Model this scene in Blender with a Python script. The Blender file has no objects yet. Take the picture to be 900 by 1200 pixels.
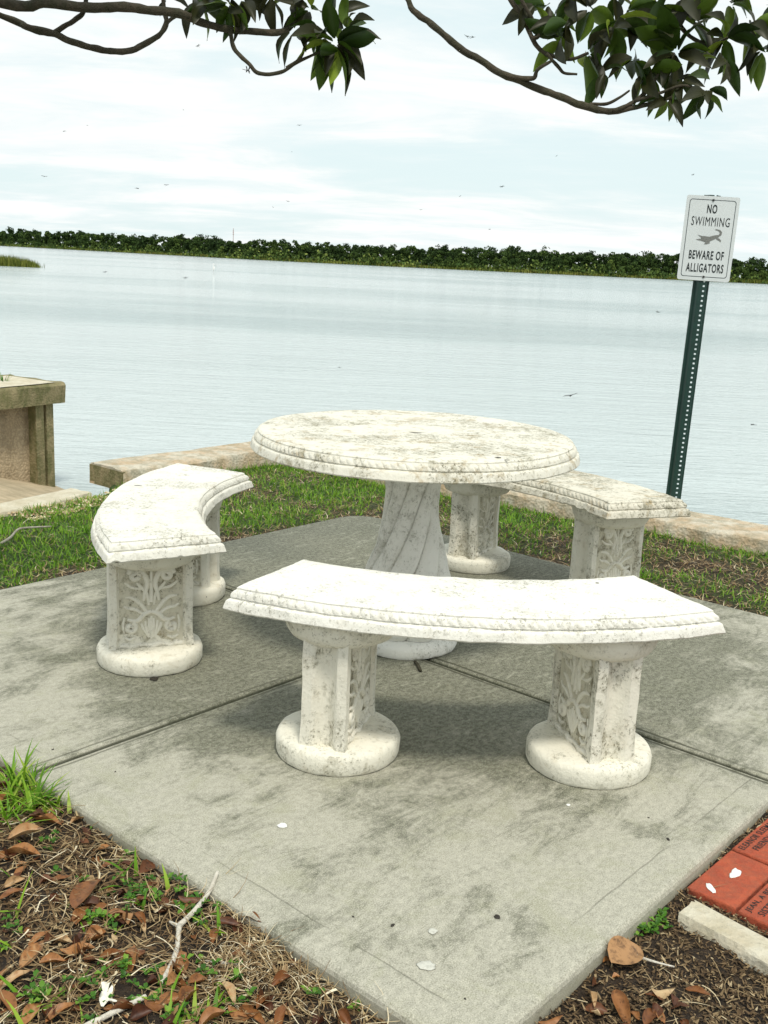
import bpy, bmesh, math, random
import numpy as np
from mathutils import Vector, Matrix, noise as mn
R = math.radians
random.seed(11); rng = np.random.default_rng(5)
S = bpy.context.scene
C = S.collection
PI = math.pi
WATER = -0.45

# ---------------------------------------------------------------- camera model (also used to read positions off the site survey)
CAM = dict(f=1238.66, pitch=13.3211, roll=2.7138, H=1.3205)
def ray(u, v):
    r = R(CAM['roll']); a = (u-450)*math.cos(r)+(v-600)*math.sin(r); b = -(u-450)*math.sin(r)+(v-600)*math.cos(r)
    c, s = math.cos(R(CAM['pitch'])), math.sin(R(CAM['pitch']))
    return Vector((a/CAM['f'], c-b/CAM['f']*s, -s-b/CAM['f']*c))
O = Vector((0, 0, CAM['H']))
def onz(u, v, z):
    d = ray(u, v); return O+d*((z-CAM['H'])/d.z)
def aty(u, v, y):
    d = ray(u, v); return O+d*(y/d.y)
PSI = R(49.2368); U = Vector((math.cos(PSI), math.sin(PSI), 0)); V = Vector((-math.sin(PSI), math.cos(PSI), 0))
def uv2(u, v, z=0.0): return U*u+V*v+Vector((0, 0, z))

cam_d = bpy.data.cameras.new('camera'); cam = bpy.data.objects.new('camera', cam_d); C.objects.link(cam)
cam_d.sensor_fit = 'VERTICAL'; cam_d.sensor_height = 36; cam_d.lens = 36*CAM['f']/1200; cam_d.clip_start = .05; cam_d.clip_end = 8000
cam.matrix_world = Matrix.Translation(O) @ Matrix.Rotation(R(90-CAM['pitch']), 4, 'X') @ Matrix.Rotation(R(CAM['roll']), 4, 'Z')
S.camera = cam

# ---------------------------------------------------------------- helpers
class MB:
    def __init__(s): s.v = []; s.f = []; s.t = []; s.n = 0
    def add(s, v, f, t=None):
        v = np.asarray(v, dtype=np.float64).reshape(-1, 3)
        s.v.append(v); o = s.n
        s.f.extend([tuple(int(i)+o for i in q) for q in f]); s.n += len(v)
        s.t.append(np.full(len(v), .5) if t is None else (np.full(len(v), t) if np.isscalar(t) else np.asarray(t)))
        return s
    def build(s, name, mat, parent=None, smooth=True, xf=None, sharp=None):
        v = np.concatenate(s.v) if s.v else np.zeros((0, 3))
        if xf is not None:
            M = np.array(xf); v = v @ M[:3, :3].T + M[:3, 3]
        me = bpy.data.meshes.new(name); me.from_pydata(v.tolist(), [], s.f)
        a = me.attributes.new('tint', 'FLOAT', 'POINT'); a.data.foreach_set('value', np.concatenate(s.t).astype(np.float32))
        if smooth:
            me.polygons.foreach_set('use_smooth', [True]*len(me.polygons))
            if sharp is not None: me.set_sharp_from_angle(angle=R(sharp))
        me.materials.append(mat); me.update()
        o = bpy.data.objects.new(name, me); C.objects.link(o)
        if parent: o.parent = parent
        return o
def tag(o, label=None, cat=None, group=None, kind=None):
    if label: o['label'] = label
    if cat: o['category'] = cat
    if group: o['group'] = group
    if kind: o['kind'] = kind
    return o
def thing(name, loc, rz, label, cat, group=None):
    o = bpy.data.objects.new(name, None); C.objects.link(o); o.location = loc; o.rotation_euler = (0, 0, rz)
    o.empty_display_size = .1
    return tag(o, label, cat, group)
def copy_tree(o, parent=None):
    c = o.copy(); C.objects.link(c); c.parent = parent
    for ch in list(o.children): copy_tree(ch, c)
    return c
def nz(p, s=1.0, seed=0.0): return mn.noise(Vector((p[0]*s+seed, p[1]*s+seed*.7, p[2]*s)))
def rough(mb, amp, s, s2=None):
    for arr in mb.v:
        for i in range(len(arr)):
            p = Vector(arr[i]); d = mn.noise_vector(p*s)*amp
            if s2: d += mn.noise_vector(p*s2)*amp*.5
            arr[i] += d
    return mb
def box(mb, x0, x1, y0, y1, z0, z1, t=None):
    return mb.add([(x0,y0,z0),(x1,y0,z0),(x1,y1,z0),(x0,y1,z0),(x0,y0,z1),(x1,y0,z1),(x1,y1,z1),(x0,y1,z1)],
                  [(3,2,1,0),(4,5,6,7),(0,1,5,4),(1,2,6,5),(2,3,7,6),(3,0,4,7)], t)
def loft(mb, rings, close=True, cap0=True, cap1=True, t=None):
    n = len(rings[0]); V_ = [p for r in rings for p in r]; F = []
    for k in range(len(rings)-1):
        for i in range(n if close else n-1):
            j = (i+1) % n; F.append((k*n+i, k*n+j, (k+1)*n+j, (k+1)*n+i))
    if cap0: F.append(tuple(range(n-1, -1, -1)))
    if cap1: F.append(tuple(range((len(rings)-1)*n, len(rings)*n)))
    return mb.add(V_, F, t)
def lathe(mb, prof, n=64, fn=None, cap0=True, cap1=True):
    rings = []
    for (r, z) in prof:
        rings.append([((r*(fn(a, z) if fn else 1))*math.cos(a), (r*(fn(a, z) if fn else 1))*math.sin(a), z) for a in [2*PI*i/n for i in range(n)]])
    return loft(mb, rings, cap0=cap0, cap1=cap1)
def tube(mb, pts, rad, n=8, t=None, lump=0):
    pts = [Vector(p) for p in pts]; rads = rad if isinstance(rad, (list, tuple)) else [rad]*len(pts)
    up = Vector((0.13, .31, 1)).normalized(); rings = []; prev = None
    for i, p in enumerate(pts):
        d = (pts[min(i+1, len(pts)-1)]-pts[max(i-1, 0)]).normalized()
        if prev is None: a = d.cross(up).normalized()
        else: a = (prev-d*prev.dot(d)).normalized()
        prev = a; b = d.cross(a)
        rr = rads[i]
        rings.append([tuple(p+(a*math.cos(q)+b*math.sin(q))*rr*(1+lump*nz(p+a*math.cos(q)*rr*3, 40))) for q in [2*PI*k/n for k in range(n)]])
    return loft(mb, rings, t=t)
def smoothline(pts, rads, m=5):
    P = [Vector(p) for p in pts]; out = []; ro = []
    for i in range(len(P)-1):
        a, b, c, d = P[max(i-1, 0)], P[i], P[i+1], P[min(i+2, len(P)-1)]
        for k in range(m):
            t = k/m; out.append(.5*((2*b)+(c-a)*t+(2*a-5*b+4*c-d)*t*t+(3*b-a-3*c+d)*t**3)); ro.append(rads[i]*(1-t)+rads[i+1]*t)
    out.append(P[-1]); ro.append(rads[-1]); return out, ro
def inpoly(x, y, poly):
    ins = np.zeros(np.shape(x), bool); n = len(poly)
    for i in range(n):
        x0, y0 = poly[i]; x1, y1 = poly[(i+1) % n]
        c = ((y0 > y) != (y1 > y)) & (x < (x1-x0)*(y-y0)/((y1-y0) if abs(y1-y0) > 1e-12 else 1e-12)+x0); ins ^= c
    return ins

# ---------------------------------------------------------------- materials
def new_mat(name):
    m = bpy.data.materials.new(name); m.use_nodes = True; nt = m.node_tree
    b = nt.nodes['Principled BSDF']; return m, nt, b
class N:
    def __init__(s, nt): s.nt = nt; s.l = nt.links
    def node(s, t, **k):
        n = s.nt.nodes.new(t)
        for a, b in k.items(): setattr(n, a, b)
        return n
    def set(s, n, i, v):
        if isinstance(v, bpy.types.NodeSocket): s.l.new(v, n.inputs[i])
        elif v is not None: n.inputs[i].default_value = v
    def math(s, op, a, b=None, c=None, clamp=False):
        n = s.node('ShaderNodeMath', operation=op); n.use_clamp = clamp; s.set(n, 0, a); s.set(n, 1, b)
        if c is not None: s.set(n, 2, c)
        return n.outputs[0]
    def mix(s, f, a, b):
        n = s.node('ShaderNodeMix', data_type='RGBA'); s.set(n, 0, f)
        s.set(n, 6, a if isinstance(a, bpy.types.NodeSocket) else (*a, 1)); s.set(n, 7, b if isinstance(b, bpy.types.NodeSocket) else (*b, 1)); return n.outputs[2]
    def noise(s, vec, scale, detail=5, rough=.6, w=None, dist=0):
        n = s.node('ShaderNodeTexNoise', noise_dimensions='4D' if w is not None else '3D')
        s.set(n, 'Vector', vec); s.set(n, 'Scale', scale); s.set(n, 'Detail', detail); s.set(n, 'Roughness', rough); s.set(n, 'Distortion', dist)
        if w is not None: s.set(n, 'W', w)
        return n.outputs['Fac']
    def ramp(s, f, a, b):
        n = s.node('ShaderNodeMapRange', interpolation_type='SMOOTHSTEP'); s.set(n, 0, f); s.set(n, 1, a); s.set(n, 2, b); return n.outputs[0]
    def mapping(s, vec, scale=(1,1,1), rot=(0,0,0), loc=(0,0,0)):
        n = s.node('ShaderNodeMapping'); s.set(n, 0, vec); n.inputs['Scale'].default_value = scale; n.inputs['Rotation'].default_value = rot; n.inputs['Location'].default_value = loc; return n.outputs[0]
    def obj(s): return s.node('ShaderNodeTexCoord').outputs['Object']
    def bump(s, h, strength, dist, normal=None):
        n = s.node('ShaderNodeBump'); s.set(n, 'Strength', strength); s.set(n, 'Distance', dist); s.set(n, 'Height', h)
        if normal is not None: s.set(n, 'Normal', normal)
        return n.outputs[0]
    def attr(s, name): return s.node('ShaderNodeAttribute', attribute_name=name).outputs['Fac']

def stone(name, base=(.74,.73,.68), grime=.45, ochre=.3, pits=.5, dirt=(.23,.22,.15), bump=.5, flecks=1.0):
    m, nt, b = new_mat(name); n = N(nt); o = n.obj(); w = n.math('MULTIPLY', n.node('ShaderNodeObjectInfo').outputs['Random'], 37.0)
    g1 = n.noise(o, 5.5, 6, .65, w); g2 = n.noise(n.mapping(o, (1, 1, .35)), 26, 5, .7, w); g3 = n.noise(o, 120, 4, .7, w); g4 = n.noise(o, 14, 7, .7, n.math('ADD', w, 9.0), .6)
    col = n.mix(n.math('MULTIPLY', n.ramp(g1, .35, .75), .35), base, tuple(c*.78 for c in base))
    g5 = n.noise(o, 48, 6, .75, w)
    col = n.mix(n.math('MULTIPLY', n.ramp(n.math('MULTIPLY_ADD', g5, .55, n.math('MULTIPLY', n.math('ADD', g1, g2), .5)), .80-.06*grime, .98-.04*grime), grime), col, dirt)
    col = n.mix(n.math('MULTIPLY', n.ramp(n.math('MULTIPLY_ADD', g5, .3, g4), .66, .82), ochre), col, (.42, .33, .19))
    pk = n.math('MULTIPLY', n.ramp(g3, .53, .61), n.ramp(n.math('MULTIPLY_ADD', g5, .5, g1), .66, .86))
    col = n.mix(n.math('MULTIPLY', pk, pits), col, (.13, .12, .075))
    v = n.node('ShaderNodeTexVoronoi', voronoi_dimensions='4D'); n.set(v, 'Vector', o); n.set(v, 'Scale', 46.0); n.set(v, 'W', w)
    sp = n.math('MULTIPLY', n.math('LESS_THAN', v.outputs['Distance'], n.math('MULTIPLY', n.ramp(n.noise(o, 14, 2, .5, w), .5, .8), .2)), .85*flecks)
    col = n.mix(sp, col, (.08, .08, .055))
    nt.links.new(col, b.inputs['Base Color']); b.inputs['Roughness'].default_value = .88
    h = n.math('ADD', n.math('MULTIPLY', g3, .5), n.math('ADD', g2, n.math('MULTIPLY', sp, -.8)))
    nt.links.new(n.bump(h, min(1, bump*1.7), .006), b.inputs['Normal']); return m
M_white = stone('weathered_white_cast_stone', (.79,.78,.71), .55, .18, .75)
M_front = stone('cleaner_white_cast_stone', (.82,.81,.745), .36, .12, .6)
M_back = stone('lichened_cast_stone', (.70,.67,.57), .85, .75, .9, bump=.8)
M_table = stone('table_cast_stone', (.75,.73,.64), .8, .65, .9, dirt=(.27,.25,.16))
M_ped = stone('pedestal_cast_stone', (.77,.745,.65), .75, .2, .9)
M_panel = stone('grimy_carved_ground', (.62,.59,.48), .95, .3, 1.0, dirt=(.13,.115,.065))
M_relief = stone('carved_relief_stone', (.80,.775,.68), .4, .12, .45)
M_base = stone('base_cast_stone', (.80,.775,.67), .5, .25, .6)

def concrete_slab():
    m, nt, b = new_mat('broomed_concrete'); n = N(nt); o = n.obj()
    sep = n.node('ShaderNodeSeparateXYZ'); nt.links.new(o, sep.inputs[0]); x, y, z = sep.outputs
    big = n.noise(o, 2.6, 8, .72, dist=.8); med = n.noise(n.mapping(o, (1.0, 2.8, 1), rot=(0,0,.25)), 4.2, 8, .78, dist=.9); fine = n.noise(o, 60, 5, .75); grain = n.noise(o, 330, 2, .6)
    # mildew is thickest in the middle of the pad and on its far quarter, where water stands
    d = n.math('POWER', n.math('ADD', n.math('POWER', n.math('SUBTRACT', x, .25), 2.0), n.math('POWER', n.math('SUBTRACT', y, .1), 2.0)), .5)
    near = n.ramp(d, 1.75, .35)
    far = n.ramp(n.math('ADD', x, n.math('MULTIPLY', y, .9)), .35, 1.4)
    thick = n.math('MAXIMUM', near, far)
    mask = n.ramp(n.math('ADD', n.math('MULTIPLY', n.math('ADD', big, med), .5), n.math('MULTIPLY', thick, .31)), .50, .66)
    base = n.mix(n.ramp(fine, .3, .75), (.33,.32,.265), (.49,.475,.395))
    base = n.mix(n.math('MULTIPLY', n.ramp(n.noise(o, 7, 7, .75, dist=.5), .48, .66), .5), base, (.31,.31,.215))
    col = n.mix(n.math('MULTIPLY', mask, .82), base, n.mix(n.ramp(fine, .42, .58), (.045,.05,.028), (.15,.155,.11)))
    st = n.math('MULTIPLY', n.ramp(n.noise(n.mapping(o, (2.2, 7, 1), rot=(0,0,.35)), 3.6, 7, .8, dist=1.4), .52, .66), n.math('MULTIPLY', thick, .6))
    col = n.mix(st, col, (.42,.42,.34))
    col = n.mix(n.math('MULTIPLY', n.ramp(grain, .54, .64), .38), col, (.68,.66,.54))
    col = n.mix(n.math('MULTIPLY', n.ramp(grain, .46, .36), .42), col, (.12,.12,.07))
    ln = None
    wob = n.math('MULTIPLY', n.math('SUBTRACT', n.noise(o, 9, 2), .5), .012)
    for ax, hw in ((x, 1.406), (y, 1.4285)):
        a = n.math('ABSOLUTE', n.math('ADD', ax, wob))
        for off, wd in ((.026, .009 if ax is x else .006), (hw-.085, .0028)):
            l = n.ramp(n.math('ABSOLUTE', n.math('SUBTRACT', a, off)), wd, .0008)
            l = n.math('MULTIPLY', l, n.ramp(n.noise(o, 2.1 if off < .1 else 4.0, 3), .38 if off < .1 else .45, .5 if off < .1 else .6)); l = n.math('MULTIPLY', l, 1.3 if off < .1 and ax is x else .8 if off < .1 else .5); ln = l if ln is None else n.math('MAXIMUM', ln, l)
    col = n.mix(n.math('MULTIPLY', ln, .8, clamp=True), col, (.07,.07,.045))
    side = n.ramp(z, -.008, -.03); col = n.mix(n.math('MULTIPLY', side, .65), col, n.mix(n.ramp(big, .4, .7), (.42,.40,.30), (.26,.26,.18)))
    # joints hold black dirt
    jd = n.math('MINIMUM', n.math('ABSOLUTE', x), n.math('ABSOLUTE', y)); jm = n.ramp(jd, .012, .006)
    col = n.mix(n.math('MULTIPLY', jm, .85), col, (.04,.045,.025))
    nt.links.new(col, b.inputs['Base Color']); b.inputs['Roughness'].default_value = .9
    nt.links.new(n.bump(n.math('ADD', fine, n.math('ADD', n.math('MULTIPLY', grain, .5), n.math('MULTIPLY', ln, -1.5))), .55, .003), b.inputs['Normal']); return m
M_slab = concrete_slab()

def concrete2(name, c1, c2, moss, mossamt, sc=6, pebble=0):
    m, nt, b = new_mat(name); n = N(nt); o = n.obj()
    g = n.noise(o, sc, 7, .7); f = n.noise(o, sc*14, 5, .75); v = n.node('ShaderNodeTexVoronoi'); n.set(v, 'Vector', o); n.set(v, 'Scale', 60.0)
    col = n.mix(n.ramp(g, .35, .65), c1, c2)
    col = n.mix(n.math('MULTIPLY', n.ramp(n.noise(n.mapping(o, (1,1,.5)), sc*2.3, 6, .7), .42, .62), mossamt), col, moss)
    if pebble: col = n.mix(pebble, col, n.mix(n.ramp(n.node('ShaderNodeSeparateColor').outputs[0], 0, 1), c1, c2)); col = n.mix(n.math('MULTIPLY', n.ramp(v.outputs['Distance'], .35, .6), pebble), col, tuple(c*.35 for c in c2))
    col = n.mix(n.math('MULTIPLY', n.ramp(f, .55, .75), .5), col, tuple(c*.35 for c in c2))
    nt.links.new(col, b.inputs['Base Color']); b.inputs['Roughness'].default_value = .92
    nt.links.new(n.bump(n.math('ADD', f, v.outputs['Distance']), .7, .008), b.inputs['Normal']); return m
M_cap = concrete2('seawall_cap_concrete', (.60,.56,.46), (.52,.39,.25), (.26,.24,.16), .55, 7)
M_capside = concrete2('mossy_concrete', (.30,.25,.14), (.19,.17,.08), (.10,.11,.035), .7, 7)
M_pierwall = concrete2('stained_wall_concrete', (.52,.42,.28), (.38,.29,.18), (.15,.12,.07), .5, 3, .3)
M_ramp = concrete2('ramp_concrete', (.52,.42,.28), (.40,.33,.22), (.24,.20,.12), .4, 4)
M_curb = concrete2('pale_edging_concrete', (.66,.62,.50), (.55,.49,.36), (.36,.32,.2), .3, 8)

def soil():
    m, nt, b = new_mat('leaf_littered_soil'); n = N(nt); o = n.obj()
    g = n.noise(o, 1.4, 6, .7); f = n.noise(o, 45, 6, .8); f2 = n.noise(n.mapping(o, (1, 2.2, 1)), 130, 4, .8)
    col = n.mix(n.ramp(f, .35, .7), (.018,.011,.006), (.085,.052,.028)); col = n.mix(n.math('MULTIPLY', n.ramp(f2, .55, .72), .7), col, (.36,.27,.16))
    t = n.attr('tint'); col = n.mix(n.math('MULTIPLY', t, .9), col, n.mix(n.ramp(f, .3, .7), (.03,.07,.012), (.09,.15,.03)))
    nt.links.new(col, b.inputs['Base Color']); b.inputs['Roughness'].default_value = .95
    nt.links.new(n.bump(n.math('ADD', f, f2), .9, .02), b.inputs['Normal']); return m
M_soil = soil()

def tinted(name, stops, rough_=.6, spec=.3, trans=0.0, var=0.0, back=None):
    m, nt, b = new_mat(name); n = N(nt); cr = n.node('ShaderNodeValToRGB'); e = cr.color_ramp.elements
    while len(e) < len(stops): e.new(.5)
    for k, (p, c) in enumerate(stops): e[k].position = p; e[k].color = (*c, 1)
    nt.links.new(n.attr('tint'), cr.inputs[0]); col = cr.outputs[0]
    if var: col = n.mix(n.math('MULTIPLY', n.ramp(n.noise(n.obj(), 60, 4, .7), .45, .75), var), col, tuple(c*.3 for c in stops[0][1]))
    if back: col = n.mix(n.node('ShaderNodeNewGeometry').outputs['Backfacing'], col, back)
    nt.links.new(col, b.inputs['Base Color']); b.inputs['Roughness'].default_value = rough_; b.inputs['Specular IOR Level'].default_value = spec
    if trans:
        tr = n.node('ShaderNodeBsdfTranslucent'); nt.links.new(col, tr.inputs[0]); mx = n.node('ShaderNodeMixShader'); mx.inputs[0].default_value = trans
        nt.links.new(b.outputs[0], mx.inputs[1]); nt.links.new(tr.outputs[0], mx.inputs[2]); nt.links.new(mx.outputs[0], nt.nodes['Material Output'].inputs[0])
    return m
M_grass = tinted('grass_blades', [(0,(.04,.12,.008)),(.45,(.13,.30,.012)),(.8,(.27,.43,.03)),(1,(.46,.50,.11))], .5, .35, .3)
M_straw = tinted('dry_straw', [(0,(.07,.04,.018)),(.4,(.20,.125,.06)),(.75,(.46,.35,.19)),(1,(.88,.80,.60))], .75, .2, .1)
M_weed = tinted('weed_leaves', [(0,(.025,.085,.008)),(.6,(.07,.20,.015)),(1,(.20,.36,.04))], .45, .4, .25)
M_mulch = tinted('mulch_bits', [(0,(.03,.02,.012)),(.5,(.13,.085,.045)),(.85,(.30,.22,.12)),(1,(.55,.46,.30))], .85, .2)
M_dead = tinted('dead_leaf', [(0,(.07,.022,.010)),(.35,(.20,.075,.022)),(.7,(.35,.155,.05)),(1,(.52,.38,.21))], .5, .4, .05, .75)
M_leaf = tinted('magnolia_leaf', [(0,(.010,.026,.003)),(.4,(.04,.085,.008)),(.7,(.13,.21,.018)),(1,(.30,.40,.04))], .46, .32, .14, .25, back=(.026,.028,.008))
M_bark = concrete2('bark', (.085,.07,.045), (.045,.038,.024), (.035,.042,.016), .5, 14)
M_stick = concrete2('bleached_stick', (.82,.78,.68), (.68,.63,.53), (.25,.22,.16), .25, 20)
M_driftwood = concrete2('grey_driftwood', (.42,.40,.33), (.32,.30,.24), (.15,.14,.1), .4, 20)
M_farleaf = tinted('far_foliage', [(0,(.018,.036,.013)),(.5,(.048,.085,.022)),(.85,(.11,.16,.035)),(1,(.20,.24,.06))], .8, .1)
M_reed = tinted('reeds', [(0,(.06,.09,.015)),(.5,(.16,.19,.035)),(1,(.36,.33,.09))], .8, .1)
M_marsh = tinted('marsh_ground', [(0,(.08,.09,.03)),(1,(.12,.12,.05))], .9, .1)
def plain(name, c, rough_=.5, metal=0.0, spec=.5, var=.15, sc=30):
    m, nt, b = new_mat(name); n = N(nt); col = n.mix(n.math('MULTIPLY', n.ramp(n.noise(n.obj(), sc, 5, .7), .4, .75), var), c, tuple(x*.4 for x in c))
    nt.links.new(col, b.inputs['Base Color']); b.inputs['Roughness'].default_value = rough_; b.inputs['Metallic'].default_value = metal; b.inputs['Specular IOR Level'].default_value = spec; return m
M_sign = plain('sign_white_sheeting', (.70,.75,.77), .45, var=.08, sc=9)
M_signedge = plain('sign_grey_lines', (.05,.07,.08), .5)
M_ink = plain('sign_black_ink', (.012,.02,.022), .5)
M_gator = plain('sign_grey_print', (.22,.23,.22), .6, var=.7, sc=160)
M_post = plain('green_painted_steel', (.010,.045,.036), .45, var=.5, sc=40)
M_bolt = plain('dark_bolt', (.05,.05,.05), .5, .6)
M_brick = concrete2('red_paver_clay', (.50,.105,.045), (.40,.075,.035), (.27,.10,.055), .35, 14)
M_engrave = plain('black_engraving', (.02,.012,.01), .7)
M_dropping = plain('chalky_white', (.82,.83,.80), .85, var=.25, sc=60)
M_faded = plain('faded_dropping', (.56,.56,.50), .9, var=.5, sc=90)
M_seed = plain('dark_seed', (.025,.02,.014), .6)
M_hole_shade = plain('umbrella_hole_shade', (.03,.03,.022), .9)  # dark colour standing in for the shade inside the umbrella hole
M_wing = plain('insect_body', (.06,.07,.075), .5)
M_bird = plain('white_feather', (.8,.8,.78), .8)
M_petal = plain('fallen_white_petal', (.82,.80,.70), .6, var=.3)
M_mast = plain('mast_steel', (.45,.3,.28), .6)

def water():
    m, nt, b = new_mat('lake_water'); n = N(nt); o = n.obj()
    # ripples run across the lake; three wavelengths
    w1 = n.noise(n.mapping(o, (.55, 1.9, 1), rot=(0,0,.12)), 2.6, 4, .6, dist=.3)
    w2 = n.noise(n.mapping(o, (.5, 2.0, 1), rot=(0,0,-.1)), 9, 3, .6)
    w3 = n.noise(n.mapping(o, (.35, 1.6, 1), rot=(0,0,.05)), .5, 3, .6)
    patch = n.noise(n.mapping(o, (.02, .06, 1)), 1.0, 4, .6)
    patch = n.ramp(patch, .4, .62)
    h = n.math('ADD', n.math('ADD', n.math('MULTIPLY', w1, .6), n.math('MULTIPLY', w2, .34)), w3)
    h = n.math('MULTIPLY', h, n.math('MULTIPLY_ADD', patch, .7, .3))
    nt.links.new(n.bump(h, 1.0, .15), b.inputs['Normal'])
    col = n.mix(patch, (.49,.56,.565), (.38,.46,.47))
    nt.links.new(col, b.inputs['Base Color']); b.inputs['Roughness'].default_value = .12; b.inputs['IOR'].default_value = 1.333
    b.inputs['Specular IOR Level'].default_value = .5; return m
M_water = water()

# ---------------------------------------------------------------- sky and light
w = bpy.data.worlds.new('World'); S.world = w; w.use_nodes = True; nt = w.node_tree; n = N(nt)
for q in list(nt.nodes): nt.nodes.remove(q)
SUN_EL, SUN_AZ = 63.0, 200.0          # azimuth measured from +X, counter-clockwise (sun behind the camera, to the left of it if >270)
SUN_AZ = 286.0
sky = n.node('ShaderNodeTexSky', sky_type='NISHITA'); sky.sun_disc = False; sky.sun_elevation = R(SUN_EL); sky.sun_rotation = R(90-SUN_AZ)
sky.air_density = 1.0; sky.dust_density = 1.5; sky.ozone_density = 1.0
tc = n.node('ShaderNodeTexCoord').outputs['Generated']; sp = n.node('ShaderNodeSeparateXYZ'); nt.links.new(tc, sp.inputs[0])
zz = n.math('ADD', n.math('MAXIMUM', sp.outputs[2], 0.0), .14)
cb = n.node('ShaderNodeCombineXYZ'); nt.links.new(n.math('DIVIDE', sp.outputs[0], zz), cb.inputs[0]); nt.links.new(n.math('DIVIDE', sp.outputs[1], zz), cb.inputs[1])
c1 = n.noise(n.mapping(cb.outputs[0], (.75, 1.0, 1), rot=(0,0,.1), loc=(3.1,.4,0)), .75, 7, .6, dist=.5)
c2 = n.noise(n.mapping(cb.outputs[0], (.6, 1.1, 1), loc=(1.7,5.2,0)), 1.9, 6, .62, dist=.4)
cov = n.ramp(n.math('MULTIPLY_ADD', c2, .38, n.math('MULTIPLY', c1, .72)), .42, .64)
hazec = (9.0, 10.5, 10.6)
thin = n.node('ShaderNodeMix', data_type='RGBA'); thin.inputs[0].default_value = .86; nt.links.new(sky.outputs[0], thin.inputs[6]); thin.inputs[7].default_value = (*hazec, 1)
cl = n.mix(n.ramp(c2, .35, .7), (9.5, 10.2, 10.3), (11.2, 11.1, 10.8))
mixc = n.node('ShaderNodeMix', data_type='RGBA'); nt.links.new(cov, mixc.inputs[0]); nt.links.new(thin.outputs[2], mixc.inputs[6]); nt.links.new(cl, mixc.inputs[7])
bg = n.node('ShaderNodeBackground'); bg.inputs[1].default_value = .078; nt.links.new(mixc.outputs[2], bg.inputs[0])
wo = n.node('ShaderNodeOutputWorld'); nt.links.new(bg.outputs[0], wo.inputs[0])
ld = bpy.data.lights.new('sun', 'SUN'); ld.energy = 2.1; ld.angle = R(9); ld.color = (1, .94, .82)
lo = bpy.data.objects.new('sun', ld); C.objects.link(lo)
sd = Vector((math.cos(R(SUN_AZ))*math.cos(R(SUN_EL)), math.sin(R(SUN_AZ))*math.cos(R(SUN_EL)), math.sin(R(SUN_EL))))
lo.rotation_euler = sd.to_track_quat('Z', 'Y').to_euler(); lo.location = (0, -3, 6)
S.view_settings.view_transform = 'Standard'; S.view_settings.look = 'None'; S.view_settings.gamma = 1; S.view_settings.exposure = .30

# ---------------------------------------------------------------- land, seawall line
K = Vector((-.75, 7.60, 0)); RD = Vector((.804, -.595, 0)); CAPW = .34; CAPZ = .05
capL = onz(105, 541, CAPZ); capL.z = 0                      # outer corner of the cap's left end
LD = (K-capL).normalized(); LN = Vector((LD.y, -LD.x, 0))  # LN points to the land side
RN = Vector((-.595, -.804, 0))
curb_far = onz(128, 572, -.03); curb_near = onz(0, 601, -.03); CD = (curb_far-curb_near).normalized(); CD.z = 0
cn = curb_near-CD*6
Rend = K+RD*14
def xy(p): return (p.x, p.y)
LAND = [xy(curb_far), xy(capL+LN*.16), xy(K+(LN+RN)*.09), xy(Rend+RN*.15), (14, -8), (-9, -8), xy(cn+CD*-3)]
def pt_seg(x, y, a, b):
    ax, ay = a; bx, by = b; t = np.clip(((x-ax)*(bx-ax)+(y-ay)*(by-ay))/((bx-ax)**2+(by-ay)**2), 0, 1)
    return np.hypot(x-ax-t*(bx-ax), y-ay-t*(by-ay))
def su(x, y): return x*U.x+y*U.y
def sv(x, y): return x*V.x+y*V.y
U0, U1, V0, V1 = 1.299, 4.1115, .859, 3.7159
def in_slab(x, y, g=0.0):
    a, b = su(x, y), sv(x, y); return (a > U0-g) & (a < U1+g) & (b > V0-g) & (b < V1+g)
def ground_h(x, y):
    x = np.asarray(x, float); y = np.asarray(y, float)
    a, b = su(x, y), sv(x, y)
    h = -.035+.008*np.sin(x*3.1+y*1.7)+.007*np.sin(x*7.3-y*5.1+1)+.004*np.sin(x*17+y*13)+.003*np.sin(x*31-y*27)
    rf = np.clip((V0+.13-b)/.10, 0, 1)*np.clip((a-.9)/.6, 0, 1)      # mulch bed on the right is lower
    h = h-.012*rf
    h = h-.02*np.clip((y-4.5)/2, 0, 1)
    return h
gx = np.arange(-9, 14.01, .09); gy = np.arange(-6, 10.51, .09)
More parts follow.
